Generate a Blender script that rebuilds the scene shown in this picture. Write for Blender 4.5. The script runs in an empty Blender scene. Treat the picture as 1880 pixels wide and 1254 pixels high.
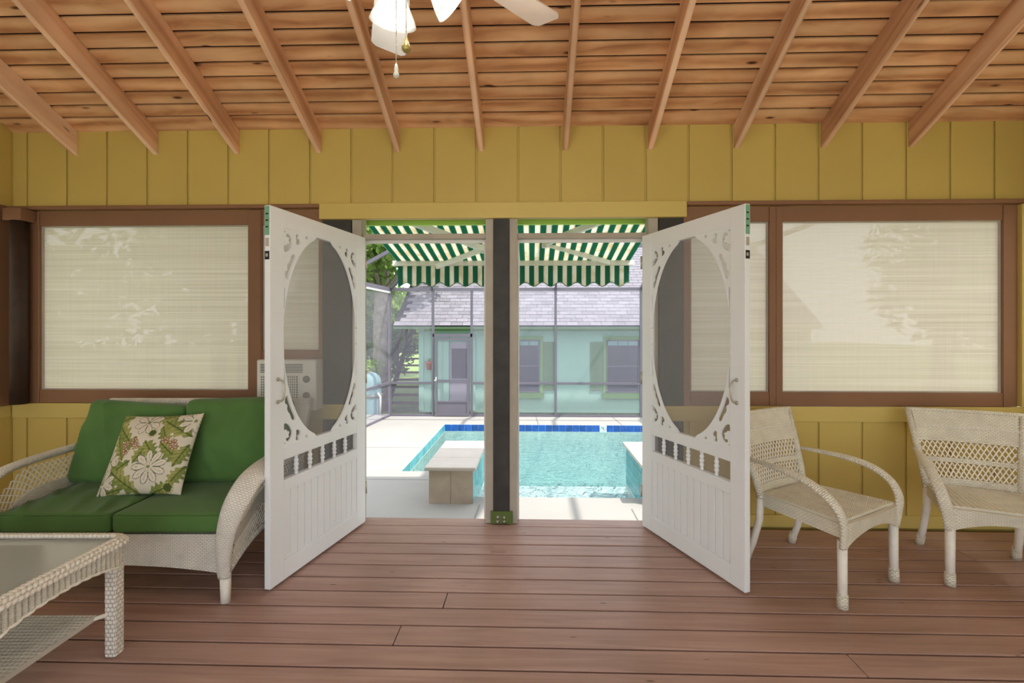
import bpy, bmesh, math, random
from mathutils import Vector, Matrix, noise as mnoise
random.seed(7)
sc = bpy.context.scene
COL = sc.collection
R = math.radians

# ---------------------------------------------------------------- camera, sky, sun, exposure
F, PX, PY, YAW, CAMZ = 830.0, 955.0, 606.0, R(1.5), 1.4
cs, sn = math.cos(YAW), math.sin(YAW)
cam_d = bpy.data.cameras.new('camera')
cam_d.sensor_width = 36.0
cam_d.lens = F / 1880.0 * 36.0
cam_d.shift_x = (940.0 - PX) / 1880.0
cam_d.shift_y = -(627.0 - PY) / 1880.0
cam_d.clip_end = 500
cam = bpy.data.objects.new('camera', cam_d)
cam.location = (0, 0, CAMZ)
cam.rotation_euler = (R(90), 0, YAW)
COL.objects.link(cam)
sc.camera = cam

world = bpy.data.worlds.new('sky')
sc.world = world
world.use_nodes = True
bg = world.node_tree.nodes['Background']
bg.inputs['Color'].default_value = (0.88, 0.94, 1.0, 1)
bg.inputs['Strength'].default_value = 1.45

sun_d = bpy.data.lights.new('sun', 'SUN')
sun_d.energy = 3.0
sun_d.angle = R(1.0)
sun_d.color = (1.0, 0.96, 0.88)
sun = bpy.data.objects.new('sun', sun_d)
sdir = Vector((0.55, -0.28, 1.0)).normalized()
sun.rotation_euler = sdir.to_track_quat('Z', 'Y').to_euler()
sun.location = (8, -4, 15)
COL.objects.link(sun)

sc.view_settings.view_transform = 'Standard'
sc.view_settings.look = 'None'
sc.view_settings.gamma = 1.0
sc.view_settings.exposure = 1.05
sc.view_settings.use_curve_mapping = False

# ---------------------------------------------------------------- pixel helpers
def c2w(xc, d, z=0.0):
    return Vector((xc * cs - d * sn, xc * sn + d * cs, z))
def pt(px, py, d):
    return c2w((px - PX) / F * d, d, CAMZ - (py - PY) / F * d)
def ray(px, py):
    return c2w((px - PX) / F, 1.0, -(py - PY) / F)
def on_y(px, py, y):
    r = ray(px, py); t = y / r.y
    return Vector((r.x * t, y, CAMZ + r.z * t))
def on_z(px, py, z):
    r = ray(px, py); t = (z - CAMZ) / r.z
    return Vector((r.x * t, r.y * t, z))

# ---------------------------------------------------------------- mesh builder
class MB:
    def __init__(s):
        s.v = []; s.f = []; s.uv = []; s.sm = []
    def face(s, pts, uv=None, smooth=False):
        i = len(s.v)
        s.v += [tuple(p) for p in pts]
        s.f.append(tuple(range(i, i + len(pts))))
        s.uv.append(uv or [(0, 0)] * len(pts)); s.sm.append(smooth)
    def hexa(s, P):
        # P: 8 corners  (---,+--,++-,-+-,--+,+-+,+++,-++)
        i = len(s.v); s.v += [tuple(p) for p in P]
        for q in ((3, 2, 1, 0), (4, 5, 6, 7), (0, 1, 5, 4), (1, 2, 6, 5), (2, 3, 7, 6), (3, 0, 4, 7)):
            s.f.append(tuple(i + k for k in q))
            a, b, c, d = [Vector(P[k]) for k in q]
            u = (b - a).length; w = (d - a).length
            ax = (b - a)
            if abs(ax.z) > 0.9 * max(u, 1e-6):
                s.uv.append([(0, 0), (0, u), (w, u), (w, 0)])
            else:
                s.uv.append([(0, 0), (u, 0), (u, w), (0, w)])
            s.sm.append(False)
        return s
    def box(s, x0, x1, y0, y1, z0, z1):
        return s.hexa([(x0, y0, z0), (x1, y0, z0), (x1, y1, z0), (x0, y1, z0),
                       (x0, y0, z1), (x1, y0, z1), (x1, y1, z1), (x0, y1, z1)])
    def beam(s, p0, p1, w, h, up=(0, 0, 1)):
        p0 = Vector(p0); p1 = Vector(p1); d = (p1 - p0).normalized()
        u = Vector(up); side = d.cross(u)
        if side.length < 1e-4: side = d.cross(Vector((0, 1, 0)))
        side.normalize(); u = side.cross(d).normalized()
        a = side * (w / 2); b = u * (h / 2)
        return s.hexa([p0 - a - b, p1 - a - b, p1 + a - b, p0 + a - b, p0 - a + b, p1 - a + b, p1 + a + b, p0 + a + b])
    def tube(s, path, rad, n=10, up=(0, 0, 1), cap=True, flat=1.0):
        # rad: number or list; each r may be (rx, ry)
        path = [Vector(p) for p in path]; m = len(path)
        if not isinstance(rad, (list, tuple)): rad = [rad] * m
        base = len(s.v); L = 0.0; ls = []
        prev = None
        for i, p in enumerate(path):
            d = (path[min(i + 1, m - 1)] - path[max(i - 1, 0)]).normalized()
            if prev is None:
                side = d.cross(Vector(up))
                if side.length < 1e-3: side = d.cross(Vector((1, 0, 0)))
            else:
                side = prev - d * prev.dot(d)
            side.normalize(); prev = side
            u = side.cross(d).normalized()
            r = rad[i]
            rx, ry = r if isinstance(r, (list, tuple)) else (r, r * flat)
            if i: L += (path[i] - path[i - 1]).length
            ls.append(L)
            for k in range(n):
                a = 2 * math.pi * k / n
                s.v.append(tuple(p + side * (rx * math.cos(a)) + u * (ry * math.sin(a))))
        r0 = rad[m // 2]; r0 = r0[0] if isinstance(r0, (list, tuple)) else r0
        C = 2 * math.pi * r0
        for i in range(m - 1):
            for k in range(n):
                k2 = (k + 1) % n
                s.f.append((base + i * n + k, base + i * n + k2, base + (i + 1) * n + k2, base + (i + 1) * n + k))
                u0, u1 = C * k / n, C * (k + 1) / n
                s.uv.append([(u0, ls[i]), (u1, ls[i]), (u1, ls[i + 1]), (u0, ls[i + 1])]); s.sm.append(True)
        if cap:
            s.f.append(tuple(base + k for k in reversed(range(n)))); s.uv.append([(0, 0)] * n); s.sm.append(False)
            s.f.append(tuple(base + (m - 1) * n + k for k in range(n))); s.uv.append([(0, 0)] * n); s.sm.append(False)
        return s
    def lathe(s, prof, c=(0, 0, 0), n=16, axis=None):
        c = Vector(c); base = len(s.v)
        M = Matrix.Identity(3) if axis is None else Vector((0, 0, 1)).rotation_difference(Vector(axis)).to_matrix()
        for r, z in prof:
            for k in range(n):
                a = 2 * math.pi * k / n
                s.v.append(tuple(c + M @ Vector((r * math.cos(a), r * math.sin(a), z))))
        for i in range(len(prof) - 1):
            for k in range(n):
                k2 = (k + 1) % n
                s.f.append((base + i * n + k, base + i * n + k2, base + (i + 1) * n + k2, base + (i + 1) * n + k))
                s.uv.append([(k / n, prof[i][1]), ((k + 1) / n, prof[i][1]), ((k + 1) / n, prof[i + 1][1]), (k / n, prof[i + 1][1])]); s.sm.append(True)
        return s
    def grid(s, fn, nu, nv, smooth=True, su=1.0, sv=1.0, thick=None):
        # fn(u,v)->point, u,v in 0..1 ; thick: second surface offset function
        base = len(s.v)
        for j in range(nv + 1):
            for i in range(nu + 1):
                s.v.append(tuple(fn(i / nu, j / nv)))
        for j in range(nv):
            for i in range(nu):
                a = base + j * (nu + 1) + i
                s.f.append((a, a + 1, a + nu + 2, a + nu + 1))
                s.uv.append([(i / nu * su, j / nv * sv), ((i + 1) / nu * su, j / nv * sv), ((i + 1) / nu * su, (j + 1) / nv * sv), (i / nu * su, (j + 1) / nv * sv)])
                s.sm.append(smooth)
        return s
    def panel(s, fn, nrm, t, nu, nv, su=1.0, sv=1.0):
        # a sheet with thickness t along nrm and closed rim
        nrm = Vector(nrm) * (t / 2)
        s.grid(lambda u, v: Vector(fn(u, v)) + nrm, nu, nv, True, su, sv)
        s.grid(lambda u, v: Vector(fn(1 - u, v)) - nrm, nu, nv, True, su, sv)
        for a, b in (((0, 0), (1, 0)), ((1, 0), (1, 1)), ((1, 1), (0, 1)), ((0, 1), (0, 0))):
            n = nu if a[1] == b[1] else nv
            for k in range(n):
                q = []
                for tt in (k / n, (k + 1) / n):
                    q.append(Vector(fn(a[0] + (b[0] - a[0]) * tt, a[1] + (b[1] - a[1]) * tt)))
                s.face([q[0] - nrm, q[1] - nrm, q[1] + nrm, q[0] + nrm])
        return s
    def mesh(s, name):
        me = bpy.data.meshes.new(name)
        me.from_pydata(s.v, [], s.f)
        ul = me.uv_layers.new(name='UVMap')
        flat = []
        for u in s.uv:
            for a in u: flat += [a[0], a[1]]
        ul.data.foreach_set('uv', flat)
        me.polygons.foreach_set('use_smooth', s.sm)
        me.update()
        return me
    def build(s, name, mat, parent=None, loc=None, rot=None, bevel=0, **kw):
        return link(name, s.mesh(name), mat, parent, loc, rot, bevel, **kw)

def sheet(a, b, z0, z1):
    m = MB(); m.face([(a[0], a[1], z0), (b[0], b[1], z0), (b[0], b[1], z1), (a[0], a[1], z1)]); return m
def tag(o, label=None, cat=None, group=None, kind=None):
    if label: o['label'] = label
    if cat: o['category'] = cat
    if group: o['group'] = group
    if kind: o['kind'] = kind
    return o
def link(name, me, mat=None, parent=None, loc=None, rot=None, bevel=0, **kw):
    o = bpy.data.objects.new(name, me)
    COL.objects.link(o)
    if mat is not None and len(me.materials) == 0: me.materials.append(mat)
    if parent is not None: o.parent = parent
    if loc is not None: o.location = loc
    if rot is not None: o.rotation_euler = rot
    if bevel:
        b = o.modifiers.new('bevel', 'BEVEL'); b.width = bevel; b.segments = 2; b.limit_method = 'ANGLE'
    return tag(o, **kw)
def empty(name, loc=(0, 0, 0), rz=0.0, **kw):
    o = bpy.data.objects.new(name, None)
    COL.objects.link(o); o.location = loc; o.rotation_euler = (0, 0, rz); o.empty_display_size = 0.1
    return tag(o, **kw)
def copy_tree(o, parent=None):
    c = o.copy(); COL.objects.link(c); c.parent = parent
    for ch in list(o.children): copy_tree(ch, c)
    return c
def boxo(name, mat, parent, x0, x1, y0, y1, z0, z1, bevel=0, **kw):
    return MB().box(x0, x1, y0, y1, z0, z1).build(name, mat, parent, bevel=bevel, **kw)

# ---------------------------------------------------------------- materials
def lin(c):
    return tuple((x / 255 / 12.92 if x / 255 <= 0.04045 else ((x / 255 + 0.055) / 1.055) ** 2.4) for x in c) + (1.0,)
class NT:
    def __init__(s, name):
        s.m = bpy.data.materials.new(name); s.m.use_nodes = True
        s.t = s.m.node_tree; s.b = s.t.nodes['Principled BSDF']; s.out = s.t.nodes['Material Output']
    def n(s, ty, **kw):
        o = s.t.nodes.new(ty)
        for k, v in kw.items(): setattr(o, k, v)
        return o
    def l(s, a, b): s.t.links.new(a, b)
    def math(s, op, a, b=None):
        o = s.n('ShaderNodeMath', operation=op)
        for i, x in enumerate((a, b)):
            if x is None: continue
            if isinstance(x, (int, float)): o.inputs[i].default_value = x
            else: s.l(x, o.inputs[i])
        return o.outputs[0]
    def ramp(s, fac, stops):
        o = s.n('ShaderNodeValToRGB'); e = o.color_ramp.elements
        while len(e) < len(stops): e.new(0.5)
        for k, (p, c) in enumerate(stops): e[k].position = p; e[k].color = c
        s.l(fac, o.inputs[0]); return o.outputs[0]
    def mix(s, fac, a, b, mode='MIX'):
        o = s.n('ShaderNodeMix', data_type='RGBA', blend_type=mode)
        for i, x in ((0, fac), (6, a), (7, b)):
            if isinstance(x, (int, float, tuple)): o.inputs[i].default_value = x
            else: s.l(x, o.inputs[i])
        return o.outputs[2]
    def coords(s, kind='Object', scale=(1, 1, 1), rnd=False):
        if kind == 'Position': src = s.n('ShaderNodeNewGeometry').outputs['Position']
        else: src = s.n('ShaderNodeTexCoord').outputs[kind]
        if rnd:
            r = s.n('ShaderNodeObjectInfo').outputs['Random']
            v = s.n('ShaderNodeVectorMath', operation='ADD')
            c = s.n('ShaderNodeCombineXYZ')
            k = s.math('MULTIPLY', r, 57.0)
            for i in range(3): s.l(k, c.inputs[i])
            s.l(src, v.inputs[0]); s.l(c.outputs[0], v.inputs[1]); src = v.outputs[0]
        m = s.n('ShaderNodeMapping'); m.inputs['Scale'].default_value = scale
        s.l(src, m.inputs[0]); return m.outputs[0]
    def noise(s, vec, scale=5.0, detail=4.0, dist=0.0):
        o = s.n('ShaderNodeTexNoise'); o.inputs['Scale'].default_value = scale
        o.inputs['Detail'].default_value = detail; o.inputs['Distortion'].default_value = dist
        s.l(vec, o.inputs['Vector']); return o.outputs['Fac']
    def bump(s, h, strength=0.3, dist=0.01):
        o = s.n('ShaderNodeBump'); o.inputs['Strength'].default_value = strength; o.inputs['Distance'].default_value = dist
        s.l(h, o.inputs['Height']); s.l(o.outputs[0], s.b.inputs['Normal']); return o.outputs[0]
    def set(s, rough=0.6, spec=0.35, metal=0.0):
        s.b.inputs['Roughness'].default_value = rough
        s.b.inputs['Specular IOR Level'].default_value = spec
        s.b.inputs['Metallic'].default_value = metal; return s
def rgb(c, k):
    l = lin(c); return (min(1, l[0] * k), min(1, l[1] * k), min(1, l[2] * k), 1)

def paint(name, c, rough=0.55, var=0.12, scale=3.0, bump=0.08, rnd=0.0, spec=0.35, metal=0.0):
    t = NT(name).set(rough, spec, metal)
    v = t.coords('Position')
    n1 = t.noise(v, scale, 5, 0.4)
    col = t.ramp(n1, [(0.25, rgb(c, 1 - var)), (0.75, rgb(c, 1 + var))])
    if rnd:
        r = t.n('ShaderNodeObjectInfo').outputs['Random']
        col = t.mix(1.0, col, t.ramp(r, [(0, (1 - rnd,) * 3 + (1,)), (1, (1 + rnd * 0.3,) * 3 + (1,))]), 'MULTIPLY')
    t.l(col, t.b.inputs['Base Color'])
    if bump: t.bump(t.noise(v, 90, 3), bump, 0.004)
    return t.m
def wood(name, stops, long=1.0, cross=14.0, knots=True, rough=0.6, rnd=0.25, bump=0.15, dist=1.6):
    t = NT(name).set(rough, 0.3)
    v = t.coords('Object', (long, cross, cross), True)
    g = t.noise(v, 1.0, 6, dist)
    w = t.n('ShaderNodeTexWave', wave_type='BANDS', bands_direction='Y'); w.inputs['Scale'].default_value = 0.35
    w.inputs['Distortion'].default_value = 9.0; w.inputs['Detail'].default_value = 2.0; w.inputs['Detail Scale'].default_value = 0.6
    t.l(v, w.inputs['Vector'])
    f = t.math('ADD', t.math('MULTIPLY', g, 0.72), t.math('MULTIPLY', w.outputs['Fac'], 0.28))
    col = t.ramp(f, stops)
    v2 = t.coords('Object', (1.0, 1.0, 1.0), True)
    bl = t.noise(v2, 2.3, 3, 0.5)
    col = t.mix(1.0, col, t.ramp(bl, [(0.3, (0.84, 0.83, 0.82, 1)), (0.7, (1.16, 1.16, 1.16, 1))]), 'MULTIPLY')
    r = t.n('ShaderNodeObjectInfo').outputs['Random']
    col = t.mix(1.0, col, t.ramp(r, [(0, (1 - rnd,) * 3 + (1,)), (1, (1.05,) * 3 + (1,))]), 'MULTIPLY')
    if knots:
        vo = t.n('ShaderNodeTexVoronoi'); vo.inputs['Scale'].default_value = 1.0
        t.l(t.coords('Object', (2.6, 9.0, 9.0), True), vo.inputs['Vector'])
        k = t.ramp(vo.outputs['Distance'], [(0.05, (1, 1, 1, 1)), (0.12, (0, 0, 0, 1))])
        col = t.mix(k, col, lin((86, 48, 26)))
    t.l(col, t.b.inputs['Base Color'])
    t.bump(f, bump, 0.006)
    return t.m
def wicker(name, c, bw=0.018, rh=0.0075, gap=0.55, off=0.5):
    t = NT(name).set(0.5, 0.35)
    v = t.n('ShaderNodeTexCoord').outputs['UV']
    sp_ = t.n('ShaderNodeSeparateXYZ'); t.l(v, sp_.inputs[0])
    rv = t.math('DIVIDE', sp_.outputs[1], rh)
    par = t.math('MULTIPLY', t.math('FLOORED_MODULO', t.math('FLOOR', rv), 2.0), off)
    cu_ = t.math('ADD', t.math('DIVIDE', sp_.outputs[0], bw), par)
    hu = t.math('POWER', t.math('ABSOLUTE', t.math('SINE', t.math('MULTIPLY', cu_, math.pi))), 0.4)
    hv = t.math('POWER', t.math('ABSOLUTE', t.math('SINE', t.math('MULTIPLY', rv, math.pi))), 0.45)
    hgt = t.math('MULTIPLY', hu, hv)
    n = t.noise(t.coords('Position'), 14, 4)
    base = t.ramp(n, [(0.3, rgb(c, 0.86)), (0.7, rgb(c, 1.05))])
    gp = t.ramp(hgt, [(0.25, (1, 1, 1, 1)), (0.75, (0, 0, 0, 1))])
    col = t.mix(gp, base, rgb(c, gap))
    t.l(col, t.b.inputs['Base Color'])
    t.bump(hgt, 0.8, 0.005)
    return t.m
def see_through(name, c, alpha, scale=None, rough=0.8, transl=0.0):
    # fine mesh cloth: part of the light passes between the threads
    t = NT(name)
    tr = t.n('ShaderNodeBsdfTransparent')
    df = t.n('ShaderNodeBsdfDiffuse'); df.inputs['Color'].default_value = lin(c)
    sh = df.outputs[0]
    if transl:
        tl = t.n('ShaderNodeBsdfTranslucent'); tl.inputs['Color'].default_value = lin(c)
        m2 = t.n('ShaderNodeMixShader'); m2.inputs[0].default_value = transl
        t.l(df.outputs[0], m2.inputs[1]); t.l(tl.outputs[0], m2.inputs[2]); sh = m2.outputs[0]
    m = t.n('ShaderNodeMixShader'); m.inputs[0].default_value = alpha
    t.l(tr.outputs[0], m.inputs[1]); t.l(sh, m.inputs[2]); t.l(m.outputs[0], t.out.inputs['Surface'])
    return t.m

YELLOW = paint('yellow_paint', (206, 180, 100), 0.5, 0.05, 1.2, 0.12, rnd=0.06)
YTRIM = paint('yellow_trim_paint', (210, 186, 108), 0.45, 0.05, 1.5, 0.1)
BROWN = paint('brown_trim_paint', (140, 101, 74), 0.5, 0.08, 2.0, 0.1)
DARKBROWN = paint('dark_brown_wood', (60, 44, 34), 0.6, 0.25, 7.0, 0.2)
DARKPOST = paint('dark_charcoal_paint', (58, 56, 52), 0.55, 0.3, 9.0, 0.15)
CREAM = paint('weathered_cream_jamb', (178, 169, 154), 0.6, 0.12, 6.0, 0.2)
OLIVE = paint('olive_bracket', (92, 110, 50), 0.5, 0.1, 9.0)
STEEL = paint('zinc_bolt', (190, 190, 185), 0.35, 0.05, metal=0.9)
WHITE = paint('white_door_paint', (238, 240, 242), 0.4, 0.02, 2.0, 0.05)
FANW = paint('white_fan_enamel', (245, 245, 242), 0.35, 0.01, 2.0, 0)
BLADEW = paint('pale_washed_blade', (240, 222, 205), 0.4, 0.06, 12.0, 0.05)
NICKEL = paint('satin_nickel', (190, 184, 170), 0.35, 0.03, 5.0, 0, metal=0.6)
BRASS = paint('antique_brass', (176, 160, 92), 0.35, 0.1, 9.0, 0, metal=0.5)
CEILW = wood('ceiling_board_wood', [(0.22, lin((178, 122, 84))), (0.42, lin((216, 162, 116))), (0.6, lin((230, 182, 138))), (0.8, lin((238, 196, 150)))], 1.6, 9.0, True, 0.6, 0.12)
RAFTW = wood('rafter_wood', [(0.2, lin((190, 138, 104))), (0.45, lin((228, 180, 144))), (0.7, lin((242, 206, 176)))], 0.7, 18.0, True, 0.6, 0.15, dist=0.8)
SHEATH = paint('roof_sheathing', (60, 40, 26), 0.8)
GRAP = paint('dark_under_floor', (70, 42, 30), 0.9)

def floor_material():
    t = NT('painted_deck_board').set(0.42, 0.4)
    v = t.coords('Object', (1.4, 26, 26), True)
    g = t.noise(v, 1.0, 6, 1.0)
    col = t.ramp(g, [(0.25, lin((168, 133, 120))), (0.75, lin((196, 162, 150)))])
    p = t.noise(t.coords('Position'), 1.6, 4, 0.6)
    col = t.mix(1.0, col, t.ramp(p, [(0.3, (0.86, 0.85, 0.84, 1)), (0.7, (1.06, 1.05, 1.05, 1))]), 'MULTIPLY')
    vo = t.n('ShaderNodeTexVoronoi'); vo.inputs['Scale'].default_value = 1.0
    t.l(t.coords('Object', (2.5, 15, 15), True), vo.inputs['Vector'])
    k = t.ramp(vo.outputs['Distance'], [(0.03, (1, 1, 1, 1)), (0.06, (0, 0, 0, 1))])
    col = t.mix(k, col, lin((86, 52, 40)))
    t.l(col, t.b.inputs['Base Color']); t.bump(g, 0.12, 0.004)
    return t.m
FLOORM = floor_material()
WICK = wicker('white_wicker', (248, 242, 230), 0.022, 0.0095, 0.70)
WICKC = wicker('cream_wicker', (252, 244, 224), 0.022, 0.0095, 0.74)
WICKS = wicker('wicker_shelf_weave', (244, 236, 224), 0.018, 0.018, 0.62)
CANE = paint('wicker_cane', (244, 238, 226), 0.45, 0.06, 20.0, 0.1)
GLASST = None

def shade_cloth():
    t = NT('woven_shade_cloth')
    v = t.coords('Position', (0.8, 0.8, 90))
    n = t.noise(v, 1.0, 5, 0.2)
    v2 = t.coords('Position', (70, 70, 2.0)); n2 = t.noise(v2, 1.0, 3, 0.0)
    f = t.math('ADD', t.math('MULTIPLY', n, 0.85), t.math('MULTIPLY', n2, 0.15))
    col = t.ramp(f, [(0.3, lin((210, 194, 173))), (0.7, lin((228, 214, 195)))])
    df = t.n('ShaderNodeBsdfDiffuse'); tl = t.n('ShaderNodeBsdfTranslucent'); tr = t.n('ShaderNodeBsdfTransparent')
    t.l(col, df.inputs[0]); t.l(col, tl.inputs[0])
    a = t.n('ShaderNodeMixShader'); a.inputs[0].default_value = 0.62
    t.l(df.outputs[0], a.inputs[1]); t.l(tl.outputs[0], a.inputs[2])
    b = t.n('ShaderNodeMixShader')
    al = t.ramp(f, [(0.35, (0.945,) * 3 + (1,)), (0.65, (0.985,) * 3 + (1,))])
    t.l(al, b.inputs[0]); t.l(tr.outputs[0], b.inputs[1]); t.l(a.outputs[0], b.inputs[2])
    t.l(b.outputs[0], t.out.inputs['Surface'])
    return t.m
CLOTH = shade_cloth()
DOORSCREEN = see_through('grey_insect_screen', (176, 178, 182), 0.42)
CAGESCREEN = see_through('pool_cage_screen', (176, 172, 190), 0.20)

def fabric(name, c, bump=0.25, scale=500):
    t = NT(name).set(0.85, 0.15)
    n = t.noise(t.coords('Object'), 3.0, 4, 0.4)
    t.l(t.ramp(n, [(0.3, rgb(c, 0.85)), (0.7, rgb(c, 1.12))]), t.b.inputs['Base Color'])
    w = t.noise(t.coords('Object'), scale, 2); t.bump(w, bump, 0.002)
    t.b.inputs['Sheen Weight'].default_value = 0.15
    return t.m
GREEN = fabric('green_canvas', (86, 122, 64))
GREENP = fabric('green_piping', (72, 106, 54))

def stripe_material():
    t = NT('green_white_awning_stripe')
    sep = t.n('ShaderNodeSeparateXYZ'); t.l(t.n('ShaderNodeTexCoord').outputs['UV'], sep.inputs[0])
    fr = t.math('FRACT', t.math('DIVIDE', sep.outputs[0], 0.1225))
    st = t.math('GREATER_THAN', fr, 0.52)
    n = t.noise(t.coords('Position'), 6, 5, 0.6)
    dirt = t.ramp(n, [(0.45, lin((232, 226, 214))), (0.8, lin((206, 188, 150)))])
    col = t.mix(st, lin((62, 126, 104)), dirt)
    df = t.n('ShaderNodeBsdfDiffuse'); tl = t.n('ShaderNodeBsdfTranslucent')
    t.l(col, df.inputs[0]); t.l(col, tl.inputs[0])
    a = t.n('ShaderNodeMixShader'); a.inputs[0].default_value = 0.58
    t.l(df.outputs[0], a.inputs[1]); t.l(tl.outputs[0], a.inputs[2]); t.l(a.outputs[0], t.out.inputs['Surface'])
    return t.m
STRIPE = stripe_material()
CONC = paint('pale_concrete', (152, 148, 144), 0.8, 0.06, 1.2, 0.25)
BOUNCEPALE = paint('pale_bounce_concrete', (228, 222, 212), 0.75, 0.05, 2.0, 0.2)  # kept pale so the added rear slab throws more light indoors
STONE = paint('travertine', (172, 156, 142), 0.6, 0.16, 5.0, 0.2)
STONECAP = paint('travertine_cap', (186, 176, 168), 0.55, 0.08, 4.0, 0.15)
PLASTER = paint('aqua_pool_plaster', (198, 214, 210), 0.7, 0.05, 2.0, 0.1)
TILEB = paint('blue_pool_tile', (24, 76, 150), 0.2, 0.35, 14.0, 0, rnd=0.3, spec=0.5)
TILET = paint('teal_pool_tile', (84, 150, 156), 0.25, 0.2, 9.0, 0, rnd=0.25, spec=0.5)
GROUT = paint('tile_grout', (206, 222, 226), 0.8)
MINT = paint('mint_wall_paint', (142, 178, 166), 0.6, 0.05, 1.5, 0.1)
GTRIM = paint('green_house_trim', (110, 146, 88), 0.55, 0.06, 2.0, 0.1)
SHUT = paint('sage_shutter', (98, 126, 92), 0.6, 0.05, 3.0, 0.1)
LIME = paint('lime_fascia', (186, 236, 110), 0.55, 0.05, 3.0, 0.05)
CAGE = paint('bronze_grey_aluminium', (98, 94, 104), 0.5, 0.08, 3.0, 0.05)
SHING = paint('grey_shingle', (128, 124, 132), 0.9, 0.16, 18.0, 0.5, rnd=0.22)
SHDARK = paint('shingle_underlay', (58, 55, 62), 0.9)
STAIRW = paint('dark_stained_stair', (78, 62, 60), 0.7, 0.2, 5.0, 0.2)
TERRA = paint('terracotta', (176, 100, 72), 0.7, 0.1, 8.0)
BARK = paint('grey_bark', (142, 132, 124), 0.9, 0.3, 7.0, 0.7)
GRASS = paint('lawn', (112, 132, 66), 0.9, 0.3, 4.0, 0.4)
AWHITE = paint('white_aluminium_arm', (226, 224, 220), 0.4, 0.04, 6.0)
ACW = paint('white_appliance_plastic', (226, 224, 214), 0.45, 0.03, 5.0)
ACD = paint('mid_grey', (120, 120, 116), 0.7)  # plain mid grey for louvers, grille, knobs, deck joints and tank band
GREYDOOR = paint('grey_house_door', (140, 134, 148), 0.5, 0.06, 3.0)
BLACK = paint('black_print', (30, 32, 34), 0.6, 0.02)
STKG = paint('green_sticker', (120, 170, 140), 0.5, 0.1, 40.0)
FILTER = paint('pale_blue_tank', (122, 152, 158), 0.4, 0.08, 4.0)

def leaf_material(name, c1, c2):
    t = NT(name)
    r = t.noise(t.coords('Position'), 1.7, 4, 0.4)
    col = t.ramp(r, [(0.3, lin(c1)), (0.7, lin(c2))])
    df = t.n('ShaderNodeBsdfDiffuse'); tl = t.n('ShaderNodeBsdfTranslucent')
    t.l(col, df.inputs[0]); t.l(col, tl.inputs[0])
    a = t.n('ShaderNodeMixShader'); a.inputs[0].default_value = 0.45
    t.l(df.outputs[0], a.inputs[1]); t.l(tl.outputs[0], a.inputs[2]); t.l(a.outputs[0], t.out.inputs['Surface'])
    return t.m
LEAF1 = leaf_material('oak_leaf', (72, 100, 46), (150, 176, 96))
LEAF2 = leaf_material('shrub_leaf', (86, 118, 52), (172, 196, 110))

def glassy(name, c, rough=0.05, spec=0.6):
    t = NT(name).set(rough, spec); t.b.inputs['Base Color'].default_value = lin(c); return t.m
DARKGLASS = glassy('dark_window_glass', (62, 62, 72), 0.18)
TABLEGLASS = glassy('frosted_table_glass', (196, 204, 200), 0.12, 0.6)
def water():
    t = NT('pool_water')
    v = t.coords('Position', (1, 1, 1))
    n = t.noise(v, 7.0, 6, 1.6)
    bp = t.n('ShaderNodeBump'); bp.inputs['Strength'].default_value = 0.9; bp.inputs['Distance'].default_value = 0.09
    t.l(n, bp.inputs['Height'])
    tr = t.n('ShaderNodeBsdfTransparent'); tr.inputs[0].default_value = (0.97, 0.99, 0.99, 1)
    gl = t.n('ShaderNodeBsdfGlossy'); gl.inputs['Roughness'].default_value = 0.08; t.l(bp.outputs[0], gl.inputs['Normal'])
    fr = t.n('ShaderNodeFresnel'); fr.inputs['IOR'].default_value = 1.33; t.l(bp.outputs[0], fr.inputs['Normal'])
    m = t.n('ShaderNodeMixShader'); t.l(fr.outputs[0], m.inputs[0]); t.l(tr.outputs[0], m.inputs[1]); t.l(gl.outputs[0], m.inputs[2])
    va = t.n('ShaderNodeVolumeAbsorption'); va.inputs['Color'].default_value = (0.30, 0.86, 0.86, 1); va.inputs['Density'].default_value = 0.11
    t.l(va.outputs[0], t.out.inputs['Volume'])
    t.l(m.outputs[0], t.out.inputs['Surface']); return t.m
WATER = water()
def lampglass():
    t = NT('frosted_lamp_glass').set(0.3, 0.4)
    t.b.inputs['Base Color'].default_value = (0.92, 0.94, 0.93, 1)
    t.b.inputs['Transmission Weight'].default_value = 0.35
    return t.m
LAMPG = lampglass()
CRYSTAL = glassy('clear_pull_drop', (214, 212, 200), 0.03, 0.8)

# ================================================================ THE PORCH SHELL
YW = 3.27                                   # inside face of the far wall
XL, XR = -3.87, 3.50                        # side walls
YB = -2.9                                   # open rear of the porch
ZC = 2.87                                   # ceiling height at the far wall
SL = 0.52                                   # roof slope
YR = 0.2                                    # ridge
def zc(y): return ZC + SL * (YW - y) if y >= YR else ZC + SL * (YW - YR) - SL * (YR - y)

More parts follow.
